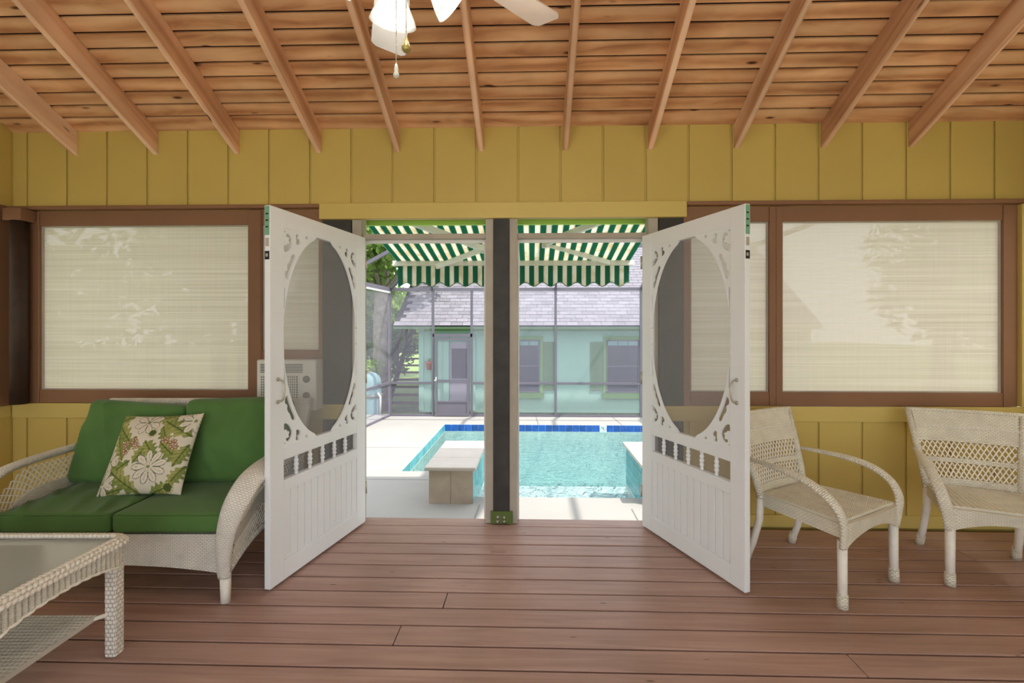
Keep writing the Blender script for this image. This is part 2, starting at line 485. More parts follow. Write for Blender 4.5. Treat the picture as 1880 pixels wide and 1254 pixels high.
# floor: dark joists under painted boards
fl = MB().box(XL - 0.1, XR + 0.1, YB, 3.30, -0.22, -0.045).build('floor', GRAP, kind='structure', label='brownish red painted timber deck floor of the porch', cat='floor')
seam_y = [3.355, 3.222, 3.085]
y = 2.951
sp = 0.1365
k = 0
while y > YB + 0.2:
    seam_y.append(y); y -= sp
joints = {7: [-0.45], 9: [-0.62], 10: [1.36], 12: [-1.2, 2.3], 5: [-2.4], 3: [2.7], 14: [0.4]}
for i in range(len(seam_y) - 1):
    y1, y0 = seam_y[i], seam_y[i + 1]
    gap = 0.011 if i > 1 else 0.006
    xs = [XL] + joints.get(i, []) + [XR]
    if i == 0: xs = [-1.33, 0.92]
    for a, b in zip(xs[:-1], xs[1:]):
        x0 = a + (0.002 if a != xs[0] else 0); x1 = b - (0.002 if b != xs[-1] else 0)
        yy0, yy1 = y0 + gap / 2, y1 - gap / 2
        MB().box(0, x1 - x0, 0, yy1 - yy0, -0.038, 0).build('floor_board', FLOORM, fl, (x0, yy0, random.uniform(-0.0012, 0)), bevel=0.003)
# small square patch let into one board below the post
pa = on_z(902, 1009, 0); pb = on_z(929, 1009, 0)
MB().box(pa.x, pb.x, 2.845, 2.93, 0.0, 0.0022).build('board_patch', FLOORM, fl)

# ceiling: sheathing over boards, rafters below
cl = MB()
cl.hexa([(XL - 0.3, YR, zc(YR) + 0.03), (XR + 0.3, YR, zc(YR) + 0.03), (XR + 0.3, 3.85, zc(3.85) + 0.03), (XL - 0.3, 3.85, zc(3.85) + 0.03),
         (XL - 0.3, YR, zc(YR) + 0.12), (XR + 0.3, YR, zc(YR) + 0.12), (XR + 0.3, 3.85, zc(3.85) + 0.12), (XL - 0.3, 3.85, zc(3.85) + 0.12)])
cl.hexa([(XL - 0.3, YB - 0.3, zc(YB - 0.3) + 0.0), (XR + 0.3, YB - 0.3, zc(YB - 0.3)), (XR + 0.3, YR, zc(YR) + 0.0), (XL - 0.3, YR, zc(YR) + 0.0),
         (XL - 0.3, YB - 0.3, zc(YB - 0.3) + 0.12), (XR + 0.3, YB - 0.3, zc(YB - 0.3) + 0.12), (XR + 0.3, YR, zc(YR) + 0.12), (XL - 0.3, YR, zc(YR) + 0.12)])
ceil_o = cl.build('ceiling', SHEATH, kind='structure', label='sloping timber board ceiling with exposed rafters', cat='ceiling')
ang = math.atan(SL)
bsp = 0.0955
nb = int((YW - YR) / math.cos(ang) / bsp)
for i in range(nb):
    s0 = 0.03 + i * bsp - (0.0 if i else 0.03); s1 = 0.03 + (i + 1) * bsp - 0.014
    yy = YW - s0 * math.cos(ang); zz = zc(yy)
    me = MB().box(0, XR - XL, 0, s1 - s0, 0, 0.02)
    o = me.build('ceiling_board', CEILW, ceil_o, (XR, yy, zz), bevel=0.003)
    o.rotation_euler = (-ang, 0, math.pi)
    o.rotation_euler = (Matrix.Rotation(math.pi, 3, 'Z') @ Matrix.Rotation(ang, 3, 'X')).to_euler()
raf_ref = on_y(1038, 282, YW).x
raf_len = (YW - YR) / math.cos(ang)
for k in range(-6, 5):
    x = raf_ref + k * 0.61 + (0.03 if k < -2 else 0)
    if x < XL + 0.05 or x > XR - 0.03: continue
    h = 0.155; w = 0.038
    m = MB()
    # local x along the slope going up, z down
    P = []
    L = raf_len
    off = -h * math.tan(ang)
    m.hexa([(off, -w / 2, -h), (L, -w / 2, -h), (L, w / 2, -h), (off, w / 2, -h), (0, -w / 2, 0), (L, -w / 2, 0), (L, w / 2, 0), (0, w / 2, 0)])
    # the lower end is cut plumb against the wall
    o = m.build('rafter', RAFTW, ceil_o, (x, YW, ZC), bevel=0.003)
    # +x local -> (0,-cos,+sin); +z local -> up normal (0, sin, cos)
    M3 = Matrix(((0, 1, 0), (-math.cos(ang), 0, math.sin(ang)), (math.sin(ang), 0, math.cos(ang)))).to_3x3()
    o.rotation_euler = M3.to_euler()

# far wall backing
sill_z = on_y(1600, 745, YW).z
jl, jr = -1.315, 0.905
wb = MB()
wb.box(XL - 0.12, XR + 0.12, YW + 0.012, YW + 0.14, 2.275, 2.90)
wb.box(XL - 0.12, jl - 0.02, YW + 0.012, YW + 0.14, -0.15, sill_z - 0.01)
wb.box(jr + 0.02, XR + 0.12, YW + 0.012, YW + 0.14, -0.15, sill_z - 0.01)
wb.box(XL - 0.12, on_y(50, 560, YW).x, YW + 0.012, YW + 0.14, sill_z - 0.01, 2.275)
wall_back = wb.build('wall_back', YELLOW, kind='structure', label='yellow panelled far wall around the open doorway', cat='wall')
seam0 = on_y(1027, 300, YW).x
TR0 = on_y(1000, 374, YW).z                 # underside of upper siding
for i in range(-14, 11):
    a = max(XL, seam0 + i * 0.305 + 0.016); b = min(XR, seam0 + (i + 1) * 0.305)
    if b - a < 0.02: continue
    boxo('siding_panel', YELLOW, wall_back, a, b, YW, YW + 0.012, TR0, ZC + 0.012, bevel=0.003)
    if b < jl - 0.03 or a > jr + 0.03 or True:
        for lo, hi in ((XL, jl - 0.03), (jr + 0.03, XR)):
            aa, bb = max(a, lo), min(b, hi)
            if bb - aa > 0.02:
                boxo('siding_panel', YELLOW, wall_back, aa, bb, YW, YW + 0.012, 0.085, sill_z - 0.115, bevel=0.003)
# continuous boards of the knee wall
t1 = MB(); t1.box(XL, jl - 0.03, YW - 0.012, YW + 0.012, sill_z - 0.115, sill_z - 0.006); t1.box(jr + 0.03, XR, YW - 0.012, YW + 0.012, sill_z - 0.115, sill_z - 0.006)
t1.build('trim_1', YTRIM, kind='structure', bevel=0.004, label='yellow cap board along the knee wall under the windows', cat='trim')
t2 = MB(); t2.box(XL, jl - 0.03, YW - 0.012, YW + 0.012, 0.0, 0.085); t2.box(jr + 0.03, XR, YW - 0.012, YW + 0.012, 0.0, 0.085)
t2.build('baseboard_back', YTRIM, kind='structure', bevel=0.003, label='yellow baseboard of the far wall at the deck floor', cat='baseboard')
# brown drip ledge over the windows
t3 = MB()
hx0, hx1 = on_y(590, 388, YW).x, on_y(1258, 388, YW).x
t3.box(XL, hx0, YW - 0.05, YW + 0.012, TR0 - 0.028, TR0 - 0.002); t3.box(hx1, XR, YW - 0.05, YW + 0.012, TR0 - 0.028, TR0 - 0.002)
t3.build('trim_2', BROWN, kind='structure', bevel=0.004, label='brown ledge running above the window frames', cat='trim')
t4 = MB(); t4.box(hx0, hx1, YW - 0.04, YW + 0.012, on_y(900, 400, YW - 0.04).z, TR0 + 0.004)
t4.build('trim_3', YTRIM, kind='structure', bevel=0.004, label='yellow header board above the double doorway', cat='trim')

# windows of the far wall
ztop = on_y(1600, 405, YW).z
zbot = on_y(1600, 721, YW).z
def wx(px): return on_y(px, 560, YW).x
def window(name, x0, x1, label, sx0, sx1, z0=None, z1=None, sill=True):
    z0 = zbot if z0 is None else z0; z1 = ztop if z1 is None else z1
    w = empty(name, ((x0 + x1) / 2, YW, sill_z), kind='structure', label=label, cat='window')
    ox, oy, oz = w.location
    def p(nm, a, b, c, d, e, f, m=BROWN, bv=0.004):
        return boxo(nm, m, w, a - ox, b - ox, c - oy, d - oy, e - oz, f - oz, bevel=bv)
    p('window_stile', sx0, x0, YW + 0.0, YW + 0.06, sill_z - 0.004, TR0 - 0.03)
    p('window_stile', x1, sx1, YW + 0.0, YW + 0.06, sill_z - 0.004, TR0 - 0.03)
    p('window_head', x0, x1, YW + 0.006, YW + 0.06, z1, TR0 - 0.03)
    p('window_sill', x0, x1, YW + 0.004, YW + 0.06, sill_z - 0.004, z0)
    # pale bead holding the cloth
    bd = MB()
    for a, b, c, d in ((x0, x0 + 0.012, z0, z1), (x1 - 0.012, x1, z0, z1), (x0 + 0.012, x1 - 0.012, z0, z0 + 0.008), (x0 + 0.012, x1 - 0.012, z1 - 0.008, z1)):
        bd.box(a - ox, b - ox, 0.02, 0.03, c - oz, d - oz)
    bd.build('screen_bead', CREAM, w)
    sheet((x0 + 0.005 - ox, 0.034), (x1 - 0.005 - ox, 0.034), z0 + 0.003 - oz, z1 - 0.003 - oz).build('shade_cloth', CLOTH, w)
    return w
window('window_1', wx(71), wx(455), 'large shaded window behind the loveseat beside the dark corner pole', wx(50), wx(478))
window('window_2', wx(480), wx(585), 'narrow shaded window above the air conditioner behind the left screen door', wx(478) + 0.001, wx(592), z0=on_y(530, 643, YW).z)
window('window_3', wx(1268), wx(1413), 'narrow shaded window behind the right screen door', wx(1255), wx(1425))
window('window_4', wx(1437), wx(1843), 'large shaded window above the two wicker armchairs', wx(1425) + 0.001, wx(1868))
# dark boards flanking the doorway
for a, b, nm, lb in ((wx(592) + 0.001, jl - 0.005, 'trim_4', 'dark weathered post board left of the doorway'), (jr + 0.005, wx(1255) - 0.001, 'trim_5', 'dark weathered post board right of the doorway')):
    boxo(nm, DARKPOST, None, a, b, YW - 0.005, YW + 0.12, 0.0, TR0 - 0.028, bevel=0.004, kind='structure', label=lb, cat='trim')
boxo('trim_6', YTRIM, None, wx(1868) + 0.002, XR, YW - 0.03, YW + 0.03, sill_z, TR0 - 0.03, bevel=0.004, kind='structure', label='yellow corner board right of the large right window', cat='trim')

# round dark corner pole with a brown block on top
cp = empty('corner_pole', (on_y(35, 560, YW - 0.06).x, YW - 0.06, sill_z), label='round dark brown pole in the left corner beside the large window', cat='pole')
MB().tube([(0, 0, -0.004), (0, 0, on_y(34, 410, YW).z - sill_z)], 0.05, 18).build('shaft', DARKBROWN, cp)
boxo('cap_block', BROWN, cp, -0.07, 0.065, -0.05, 0.058, on_y(34, 410, YW).z - sill_z, TR0 - 0.03 - sill_z, bevel=0.006)

# side walls with shaded windows, gable above
def side_wall(nm, x, sgn, label):
    m = MB()
    xo = x + sgn * 0.12
    a, b = min(x, xo), max(x, xo)
    m.box(a, b, YB, YW + 0.03, -0.15, sill_z - 0.02)
    m.box(a, b, YB, YW + 0.03, TR0, 2.6)
    pts = [(YB, 2.6), (YW + 0.03, 2.6), (YW + 0.03, zc(YW) + 0.02), (YR, zc(YR) + 0.02), (YB, zc(YB) + 0.02)]
    m.face([(a, y, z) for y, z in pts]); m.face([(b, y, z) for y, z in reversed(pts)])
    w = m.build(nm, YELLOW, kind='structure', label=label, cat='wall')
    ys = [YW, 1.75, 0.25, -1.25, YB]
    f = MB()
    for yy in ys: f.box(a, b, max(YB, yy - 0.11), min(YW + 0.03, yy + 0.11) if yy != YW else YW - 0.0, sill_z - 0.02, TR0)
    f.build('window_post', BROWN, w)
    hd = MB(); hd.box(min(x - sgn * 0.01, x), max(x - sgn * 0.01, x), YB, YW - 0.02, TR0 - 0.11, TR0); hd.build('window_head', BROWN, w)
    sb = MB(); sb.box(min(x - sgn * 0.012, x), max(x - sgn * 0.012, x), YB, YW - 0.02, sill_z - 0.105, sill_z - 0.02); sb.build('cap_board', YTRIM, w, bevel=0.004)
    ss = MB(); ss.box(min(x - sgn * 0.006, x), max(x - sgn * 0.006, x), YB, YW - 0.02, sill_z - 0.0195, sill_z + 0.07); ss.build('window_sill', BROWN, w)
    yy = YW - 0.02
    while yy > YB:
        y2 = max(YB, yy - 0.289)
        boxo('siding_panel', YELLOW, w, min(x, x - sgn * .006), max(x, x - sgn * .006), y2, yy, 0.0, sill_z - .106)
        boxo('siding_panel', YELLOW, w, min(x, x - sgn * .006), max(x, x - sgn * .006), y2, yy, TR0 + .001, zc(yy) - 0.02 if yy > YR else zc(y2) - 0.02)
        yy -= 0.305
    for y1, y0 in zip(ys[:-1], ys[1:]):
        c = (a + b) / 2
        sheet((c, y0 + 0.11), (c, y1 - 0.11), sill_z - 0.02, TR0).build('shade_cloth', CLOTH, w)
side_wall('wall_left', XL, -1, 'yellow left wall of the porch with brown window frames')
side_wall('wall_right', XR, 1, 'yellow right wall of the porch with brown window frames')
m = MB()
for x in (XL + 0.06, -1.3, 1.2, XR - 0.06): m.box(x - 0.05, x + 0.05, YB, YB + 0.1, -0.15, zc(YB))
m.box(XL, XR, YB - 0.01, YB + 0.11, zc(YB) - 0.1, zc(YB) + 0.05)
m.build('wall_front', YTRIM, kind='structure', label='open rear side of the porch with slim yellow posts', cat='wall')

# door frame: cream jambs, crossbar and dark centre post
pcx = (on_y(906, 700, YW).x + on_y(935, 700, YW).x) / 2
pw = (on_y(935, 700, YW).x - on_y(906, 700, YW).x) / 2
ztr = TR0 - 0.09
df = empty('trim_7', (pcx, YW, 0), kind='structure', label='cream door frame with crossbar around the double doorway', cat='trim')
def j(nm, a, b, c, d, e, f, m=CREAM): boxo(nm, m, df, a - pcx, b - pcx, c - YW, d - YW, e, f, bevel=0.003)
j('jamb', jl, jl + 0.07, YW + 0.0, YW + 0.10, 0, ztr)
j('jamb', jr - 0.07, jr, YW + 0.0, YW + 0.10, 0, ztr)
j('jamb', pcx - pw - 0.058, pcx - pw - 0.001, YW + 0.0, YW + 0.09, 0, ztr)
j('jamb', pcx + pw + 0.001, pcx + pw + 0.058, YW + 0.0, YW + 0.09, 0, ztr)
zx = on_y(780, 434, YW).z
for a, b in ((jl + 0.071, pcx - pw - 0.059), (pcx + pw + 0.059, jr - 0.071)):
    j('crossbar', a, b, YW + 0.02, YW + 0.07, zx - 0.012, zx + 0.024)
    j('stop_strip', a, b, YW + 0.075, YW + 0.095, zx - 0.035, zx - 0.005, AWHITE)
j('stop_strip', pcx - pw - 0.075, pcx - pw - 0.0595, YW + 0.06, YW + 0.09, 0, zx - 0.036, AWHITE)
j('stop_strip', pcx + pw + 0.0595, pcx + pw + 0.07, YW + 0.06, YW + 0.09, 0, zx - 0.036, AWHITE)
po = empty('support_post', (pcx, YW + 0.03, 0), label='dark charcoal timber post between the two screen doors', cat='post')
boxo('shaft', DARKPOST, po, -pw, pw, -0.045, 0.05, 0.0, ztr, bevel=0.003)
br = boxo('bracket', OLIVE, po, -pw - 0.018, pw + 0.025, -0.052, -0.046, 0.005, 0.095, bevel=0.002, label='olive green steel bracket')
for bx_ in (-0.025, 0.022):
    for bz in (0.022, 0.052):
        MB().lathe([(0, 0.012), (0.009, 0.012), (0.009, 0.004), (0.014, 0.003), (0.014, 0), (0, 0)], (bx_, -0.052, bz), 8, (0, -1, 0)).build('bolt', STEEL, br)
# outside lime fascia over the opening
MB().box(jl - 0.3, jr + 0.3, 3.50, 3.53, on_y(780, 413, 3.5).z, 2.5).build('trim_8', LIME, kind='structure', label='lime green fascia strip above the doorway outside', cat='trim')

# ================================================================ ORNATE SCREEN DOORS
DW, DH = 0.89, 2.052
ST, TOPR = 0.10, 0.10
ZM1, ZM0 = 0.735, 0.665      # rail under the oval
ZS1, ZS0 = 0.553, 0.487      # rail under the spindles
ZB = 0.105
OA, OB = (DW - 2 * ST) / 2, (DH - TOPR - ZM1) / 2
def fret_mesh():
    sy = OB / 0.58
    out = [(0, 0), (0.27, 0), (0.272, 0.006), (0.262, 0.010), (0.258, 0.018)]
    for d in range(74, 9, -4):
        f = R(d); out.append((OA - OA * math.cos(f), OB - OB * math.sin(f)))
    out += [(0.006, 0.50 * sy), (0.004, 0.52 * sy), (0, 0.53 * sy)]
    holes = [
        [(0.006, .129), (.039, .117), (.066, .086), (.073, .058), (.059, .033), (.034, .0214), (.018, .034), (.023, .046), (.036, .042), (.044, .05), (.037, .06), (.047, .068), (.042, .079), (.03, .076), (.026, .088), (.014, .092), (.006, .086), (.004, .10)],
        [(.098, .073), (.121, .071), (.139, .054), (.135, .040), (.117, .036), (.127, .013), (.094, .013), (.100, .046)],
        [(.184, .034), (.203, .010), (.172, .011)],
        [(.031, .274), (.012, .259), (.010, .23), (.031, .221), (.027, .191), (.051, .166), (.063, .134), (.086, .126), (.097, .138), (.082, .165), (.055, .217), (.037, .262)],
        [(.005, .31), (.016, .32), (.013, .40), (.005, .45)],
        [(.005, .012), (.016, .016), (.008, .028)],
    ]
    cu = bpy.data.curves.new('fret', 'CURVE'); cu.dimensions = '2D'; cu.fill_mode = 'BOTH'; cu.extrude = 0.006
    def spl(pts):
        s = cu.splines.new('POLY'); s.points.add(len(pts) - 1)
        for q, (x, y) in zip(s.points, pts): q.co = (x, y, 0, 1)
        s.use_cyclic_u = True
    spl(out)
    for h in holes:
        # smooth the hole outline once (corner cutting)
        h = [(x, y * sy) for x, y in h]
        for _ in range(1):
            g = []
            for a, b in zip(h, h[1:] + h[:1]):
                g += [(a[0] * .75 + b[0] * .25, a[1] * .75 + b[1] * .25), (a[0] * .25 + b[0] * .75, a[1] * .25 + b[1] * .75)]
            h = g
        spl(h)
    o = bpy.data.objects.new('fret', cu); COL.objects.link(o)
    dg = bpy.context.evaluated_depsgraph_get()
    me = bpy.data.meshes.new_from_object(o.evaluated_get(dg))
    bpy.data.objects.remove(o); bpy.data.curves.remove(cu)
    me.name = 'fretwork_bracket'
    # stand it up: x stays, curve y -> -z (towards the middle of the opening), thickness -> y
    for v in me.vertices: v.co = (v.co.x, v.co.z, -v.co.y)
    me.materials.clear(); me.materials.append(WHITE)
    return me
FRET = fret_mesh()
spin = MB()
prof = []
hh = ZM0 - ZS1
for i in range(25):
    t = i / 24
    r = 0.009 + 0.0024 * math.sin(t * math.pi * 9) * (1 if 0.08 < t < 0.92 else 0.2) + 0.0035 * math.cos((t - .5) * math.pi)
    prof.append((r, t * hh))
spin.lathe(prof, (0, 0, 0), 12)
SPIN = spin.mesh('spindle'); SPIN.materials.append(WHITE)
def screen_door(name, hinge, free, face, label):
    d = Vector((free[0] - hinge[0], free[1] - hinge[1], 0))
    rz = math.atan2(d.y, d.x)
    D = empty(name, (hinge[0], hinge[1], 0.015), rz, kind='structure', label=label, cat='door')
    T = 0.018
    def b(nm, *a, **k): return boxo(nm, WHITE, D, *a, bevel=k.pop('bevel', 0.003), **k)
    b('stile', 0, ST, -T, T, 0, DH); b('stile', DW - ST, DW, -T, T, 0, DH)
    b('rail', ST, DW - ST, -T, T, DH - TOPR, DH); b('rail', ST, DW - ST, -T, T, ZM0, ZM1)
    b('rail', ST, DW - ST, -T, T, ZS0, ZS1); b('rail', ST, DW - ST, -T, T, 0, ZB)
    n = 12; w = (DW - 2 * ST) / n
    for i in range(n):
        b('slat', ST + i * w + 0.0025, ST + (i + 1) * w - 0.0025, -0.012, 0.012, ZB, ZS0, bevel=0.003)
    boxo('slat_backing', WHITE, D, ST, DW - ST, -0.004, 0.004, ZB, ZS0)
    for i in range(5):
        link('spindle', SPIN, None, D, (ST + (i + 1) * (DW - 2 * ST) / 6, 0, ZS1))
    f = face
    for sx, sz in ((1, 1), (-1, 1), (1, -1), (-1, -1)):
        o = link('fretwork_bracket', FRET, None, D, (ST if sx > 0 else DW - ST, f * 0.008, (DH - TOPR) if sz > 0 else ZM1))
        o.scale = (sx, 1, sz)
    scm = sheet((ST, -f * 0.004), (DW - ST, -f * 0.004), ZM1, DH - TOPR); scm.build('insect_screen', DOORSCREEN, D)
    scm = sheet((ST, -f * 0.016), (DW - ST, -f * 0.016), ZS1, ZM0); scm.build('insect_screen', DOORSCREEN, D)
    for side in (1, -1):
        hp = []
        zc0 = 1.055
        for i in range(13):
            a = math.pi * i / 12
            hp.append((DW - 0.055, side * (T + 0.006 + 0.036 * max(0.0, math.sin(a)) ** 0.6), zc0 - 0.058 * math.cos(a)))
        hm = MB().tube(hp, [0.0055] * 13, 8, up=(1, 0, 0))
        for e in (-1, 1):
            hm.lathe([(0, 0.006), (0.009, 0.006), (0.012, 0), (0, 0)], (DW - 0.055, side * T, zc0 + e * 0.062), 10, (0, side, 0))
        hm.build('pull_handle', NICKEL, D)
    e = DW + 0.0008
    s1 = MB().box(DW, e, -T * .8, T * .8, DH - 0.16, DH - 0.005).build('sticker', STKG, D)
    MB().box(DW, e, -T * .6, T * .6, DH - 0.22, DH - 0.175).build('sticker', CREAM, D)
    s3 = MB().box(DW, e, -T * .8, T * .8, DH - 0.29, DH - 0.245).build('sticker', BLACK, D)
    for q in range(3): MB().box(e, e + 0.0006, -T * .5, T * .4, DH - 0.05 - q * 0.035, DH - 0.042 - q * 0.035).build('sticker_print', BLACK, s1)
    MB().box(e, e + 0.0006, -T * .5, T * .3, DH - 0.275, DH - 0.258).build('sticker_print', CREAM, s3)
    # hinges
    for z in (0.2, 1.0, 1.82):
        MB().tube([(-0.008, f * T, z), (-0.008, f * T, z + 0.09)], 0.007, 8).build('hinge', NICKEL, D)
    return D
screen_door('door_1', (-1.222, 3.244), (-1.412, 2.374), 1, 'open white screen door with fretwork brackets, left of the doorway')
screen_door('door_2', (0.798, 3.238), (1.136, 2.418), -1, 'open white screen door with fretwork brackets, right of the doorway')

# ================================================================ FURNITURE
def sarc(t): return 0.5 - 0.5 * math.cos(math.pi * max(0, min(1, t)))
def lattice(fn, n, w, t, nrm, span=1.0, seg=6):
    # criss-cross cane strands over a (u,v) patch; n strands across, each leaning by span cells
    m = MB(); nrm = Vector(nrm)
    for sgn in (1, -1):
        for i in range(-int(span) - 1, n + int(span) + 2):
            pts = []
            for q in range(seg + 1):
                v = q / seg
                u = (i + 0.5 + sgn * (v - 0.5) * span) / n
                if -0.001 <= u <= 1.001: pts.append((u, v))
            for a, b in zip(pts[:-1], pts[1:]):
                A = Vector(fn(*a)) + nrm * (sgn * t * 0.4); B = Vector(fn(*b)) + nrm * (sgn * t * 0.4)
                m.beam(A, B, w, t, up=nrm)
    return m

# ---- loveseat: placed in its own frame, x to the right, y to the back
LZ = c2w(-2.11, 2.68)
ls = empty('wicker_loveseat', (LZ.x, LZ.y, 0), YAW, label='white wicker loveseat with curved arms under the left window', cat='loveseat')
fy, by = -0.35, 0.33
hw = 0.60
# front apron with shallow arch
def apr(u, v):
    x = -hw + 2 * hw * u
    zb = 0.135 + 0.05 * max(0.0, math.sin(math.pi * u)) ** 0.8
    return Vector((x, fy + 0.02, zb + (0.345 - zb) * v))
MB().panel(apr, (0, -1, 0), 0.03, 30, 2, 2 * hw, 0.2).build('apron', WICK, ls)
boxo('seat_deck', WICK, ls, -hw, hw, fy + 0.03, by - 0.02, 0.29, 0.343)
# reclined woven back with rolled top edge
def bk(u, v):
    half = 0.60 + 0.085 * v
    return Vector((-half + 2 * half * u, by - 0.02 + 0.10 * v, 0.33 + (0.905 - 0.33) * v))
MB().panel(bk, (0, -0.98, 0.17), 0.035, 20, 6, 1.3, 0.6).build('backrest', WICK, ls)
MB().tube([bk(u / 12, 1.0) + Vector((0, 0, 0.005)) for u in range(13)], 0.026, 10).build('top_rail', WICK, ls)
for sx in (-1, 1):
    pa = [(sx * 0.590, fy - 0.005, 0.13), (sx * 0.594, fy - 0.02, 0.22), (sx * 0.610, fy - 0.032, 0.34), (sx * 0.640, fy - 0.030, 0.46), (sx * 0.668, fy - 0.005, 0.545),
          (sx * 0.686, fy + 0.05, 0.607), (sx * 0.695, fy + 0.13, 0.637), (sx * 0.698, fy + 0.26, 0.652), (sx * 0.697, fy + 0.44, 0.66), (sx * 0.69, by + 0.03, 0.668)]
    # smooth
    path = []
    for i in range(len(pa) - 1):
        p0 = Vector(pa[max(i - 1, 0)]); p1 = Vector(pa[i]); p2 = Vector(pa[i + 1]); p3 = Vector(pa[min(i + 2, len(pa) - 1)])
        for q in range(4):
            t = q / 4
            path.append(0.5 * ((2 * p1) + (-p0 + p2) * t + (2 * p0 - 5 * p1 + 4 * p2 - p3) * t * t + (-p0 + 3 * p1 - 3 * p2 + p3) * t ** 3))
    path.append(Vector(pa[-1]))
    n = len(path)
    rad = []
    for i in range(n):
        t = i / (n - 1)
        rad.append((0.034 + 0.028 * sarc(t / 0.45), 0.022 + 0.002 * t))
    MB().tube(path, rad, 14, up=(0, 1, 0) if False else (0, -1, 0)).build('arm', WICK, ls)
    # side: bottom arched rail, lattice, woven band, lattice
    def low(u): return Vector((sx * (0.594 + 0.05 * u), fy + 0.02 + u * (by - fy - 0.02), 0.15 + 0.12 * max(0.0, math.sin(math.pi * max(0, min(1, u * 0.95)))) ** 0.9))
    def high(u): return Vector((sx * 0.668, fy + 0.015 + u * (by - fy), 0.50 + 0.135 * sarc(u / 0.32)))
    def sd(v0, v1):
        return lambda u, v: low(u).lerp(high(u), v0 + (v1 - v0) * v)
    nr = (sx, 0, 0)
    lattice(sd(0.06, 0.42), 22, 0.006, 0.004, nr, 3.0).build('lattice', CANE, ls)
    lattice(sd(0.66, 0.98), 22, 0.006, 0.004, nr, 3.0).build('lattice', CANE, ls)
    MB().panel(sd(0.42, 0.66), nr, 0.012, 16, 2, 0.68, 0.1).build('woven_band', WICK, ls)
    MB().tube([low(u / 14) for u in range(15)], 0.017, 8).build('side_rail', WICK, ls)
    for yy, tilt in ((fy, 0.0), (by - 0.01, 0.05)):
        MB().tube([(sx * 0.590, yy, 0.16), (sx * 0.592, yy + tilt * .5, 0.07), (sx * 0.592, yy + tilt, 0.0)], [0.027, 0.025, 0.023], 12).build('leg', CANE, ls)

# ---- cushions
def cushion(w, d, h, r=0.035, bulge=0.18, wr=0.006, seed=0, n=40, sag=0.0):
    def ax(L):
        c = L / 2
        return [-c + L * (0.5 - 0.5 * math.cos(math.pi * i / n)) * 1.0 for i in range(n + 1)]
    bm = bmesh.new()
    bmesh.ops.create_cube(bm, size=2.0)
    bmesh.ops.subdivide_edges(bm, edges=bm.edges[:], cuts=n, use_grid_fill=True)
    dims = (w / 2, d / 2, h / 2)
    for v in bm.verts:
        u = v.co.copy()
        p = Vector([math.copysign(math.sin(abs(u[i]) * math.pi / 2) ** 0.9, u[i]) * dims[i] for i in range(3)])
        q = Vector([max(-(dims[i] - r), min(dims[i] - r, p[i])) for i in range(3)])
        dv = p - q
        if dv.length > 1e-9:
            # push to rounded border
            k = max(abs(dv[i]) for i in range(3))
            p = q + dv.normalized() * min(r, k if k < r else r)
        uu, vv = p.x / dims[0], p.y / dims[1]
        f = max(0, 1 - uu * uu) * max(0, 1 - vv * vv)
        p.z += math.copysign(bulge * h * f, p.z) * min(1, abs(p.z) / dims[2] * 1.2)
        nz = mnoise.noise(Vector((p.x * 5 + seed * 7.1, p.y * 3.2, p.z * 3 + seed)))
        n2 = mnoise.noise(Vector((p.x * 11 + seed * 3.3 + p.y * 9, p.y * 5, seed)))
        edge = min(1.0, (1 - max(abs(uu), abs(vv))) * 6 + 0.25)
        p.z += wr * (nz * 2.0 + n2) * edge
        rg = 1 - abs(mnoise.noise(Vector((p.x * 5.5 + p.y * 4.0 + seed * 1.7, p.y * 1.6 - p.x * 1.2, seed * 2.3)))) * 2.6
        p.z += wr * 2.6 * max(0, rg) ** 3 * edge * (1 if p.z > 0 else 0)
        p.z -= sag * f
        v.co = p
    for f in bm.faces: f.smooth = True
    me = bpy.data.meshes.new('cushion'); bm.to_mesh(me); bm.free()
    return me
def piping(w, d, z, r=0.035):
    path = []
    a, b = w / 2 - r * 0.25, d / 2 - r * 0.25
    rr = r
    for cx_, cy_, a0 in ((a - rr, b - rr, 0), (-a + rr, b - rr, 90), (-a + rr, -b + rr, 180), (a - rr, -b + rr, 270)):
        for q in range(5):
            an = R(a0 + q * 22.5)
            path.append((cx_ + rr * math.cos(an), cy_ + rr * math.sin(an), z))
    path.append(path[0])
    return MB().tube(path, 0.0042, 6)
def lsw(x, y, z):
    v = Matrix.Rotation(YAW, 3, 'Z') @ Vector((x, y, 0)); return (LZ.x + v.x, LZ.y + v.y, z)
SC_W, SC_D, SC_H = 0.592, 0.60, 0.10
for x, lb, wr, sd_ in ((-0.304, 'green seat cushion with wrinkled top on the left half of the loveseat', 0.0085, 3), (0.300, 'green seat cushion on the right half of the loveseat beside the curved arm', 0.003, 5)):
    o = link('seat_cushion', cushion(SC_W, SC_D, SC_H, 0.02, 0.12, wr, sd_), GREEN, None, lsw(x, -0.055, 0.345 + SC_H / 2 + 0.012), (R(1.0), 0, YAW), label=lb, cat='cushion', group='green loveseat cushions')
    piping(SC_W, SC_D, SC_H / 2 - 0.008, 0.02).build('piping', GREENP, o)
    piping(SC_W, SC_D, -SC_H / 2 + 0.010, 0.02).build('piping', GREENP, o)
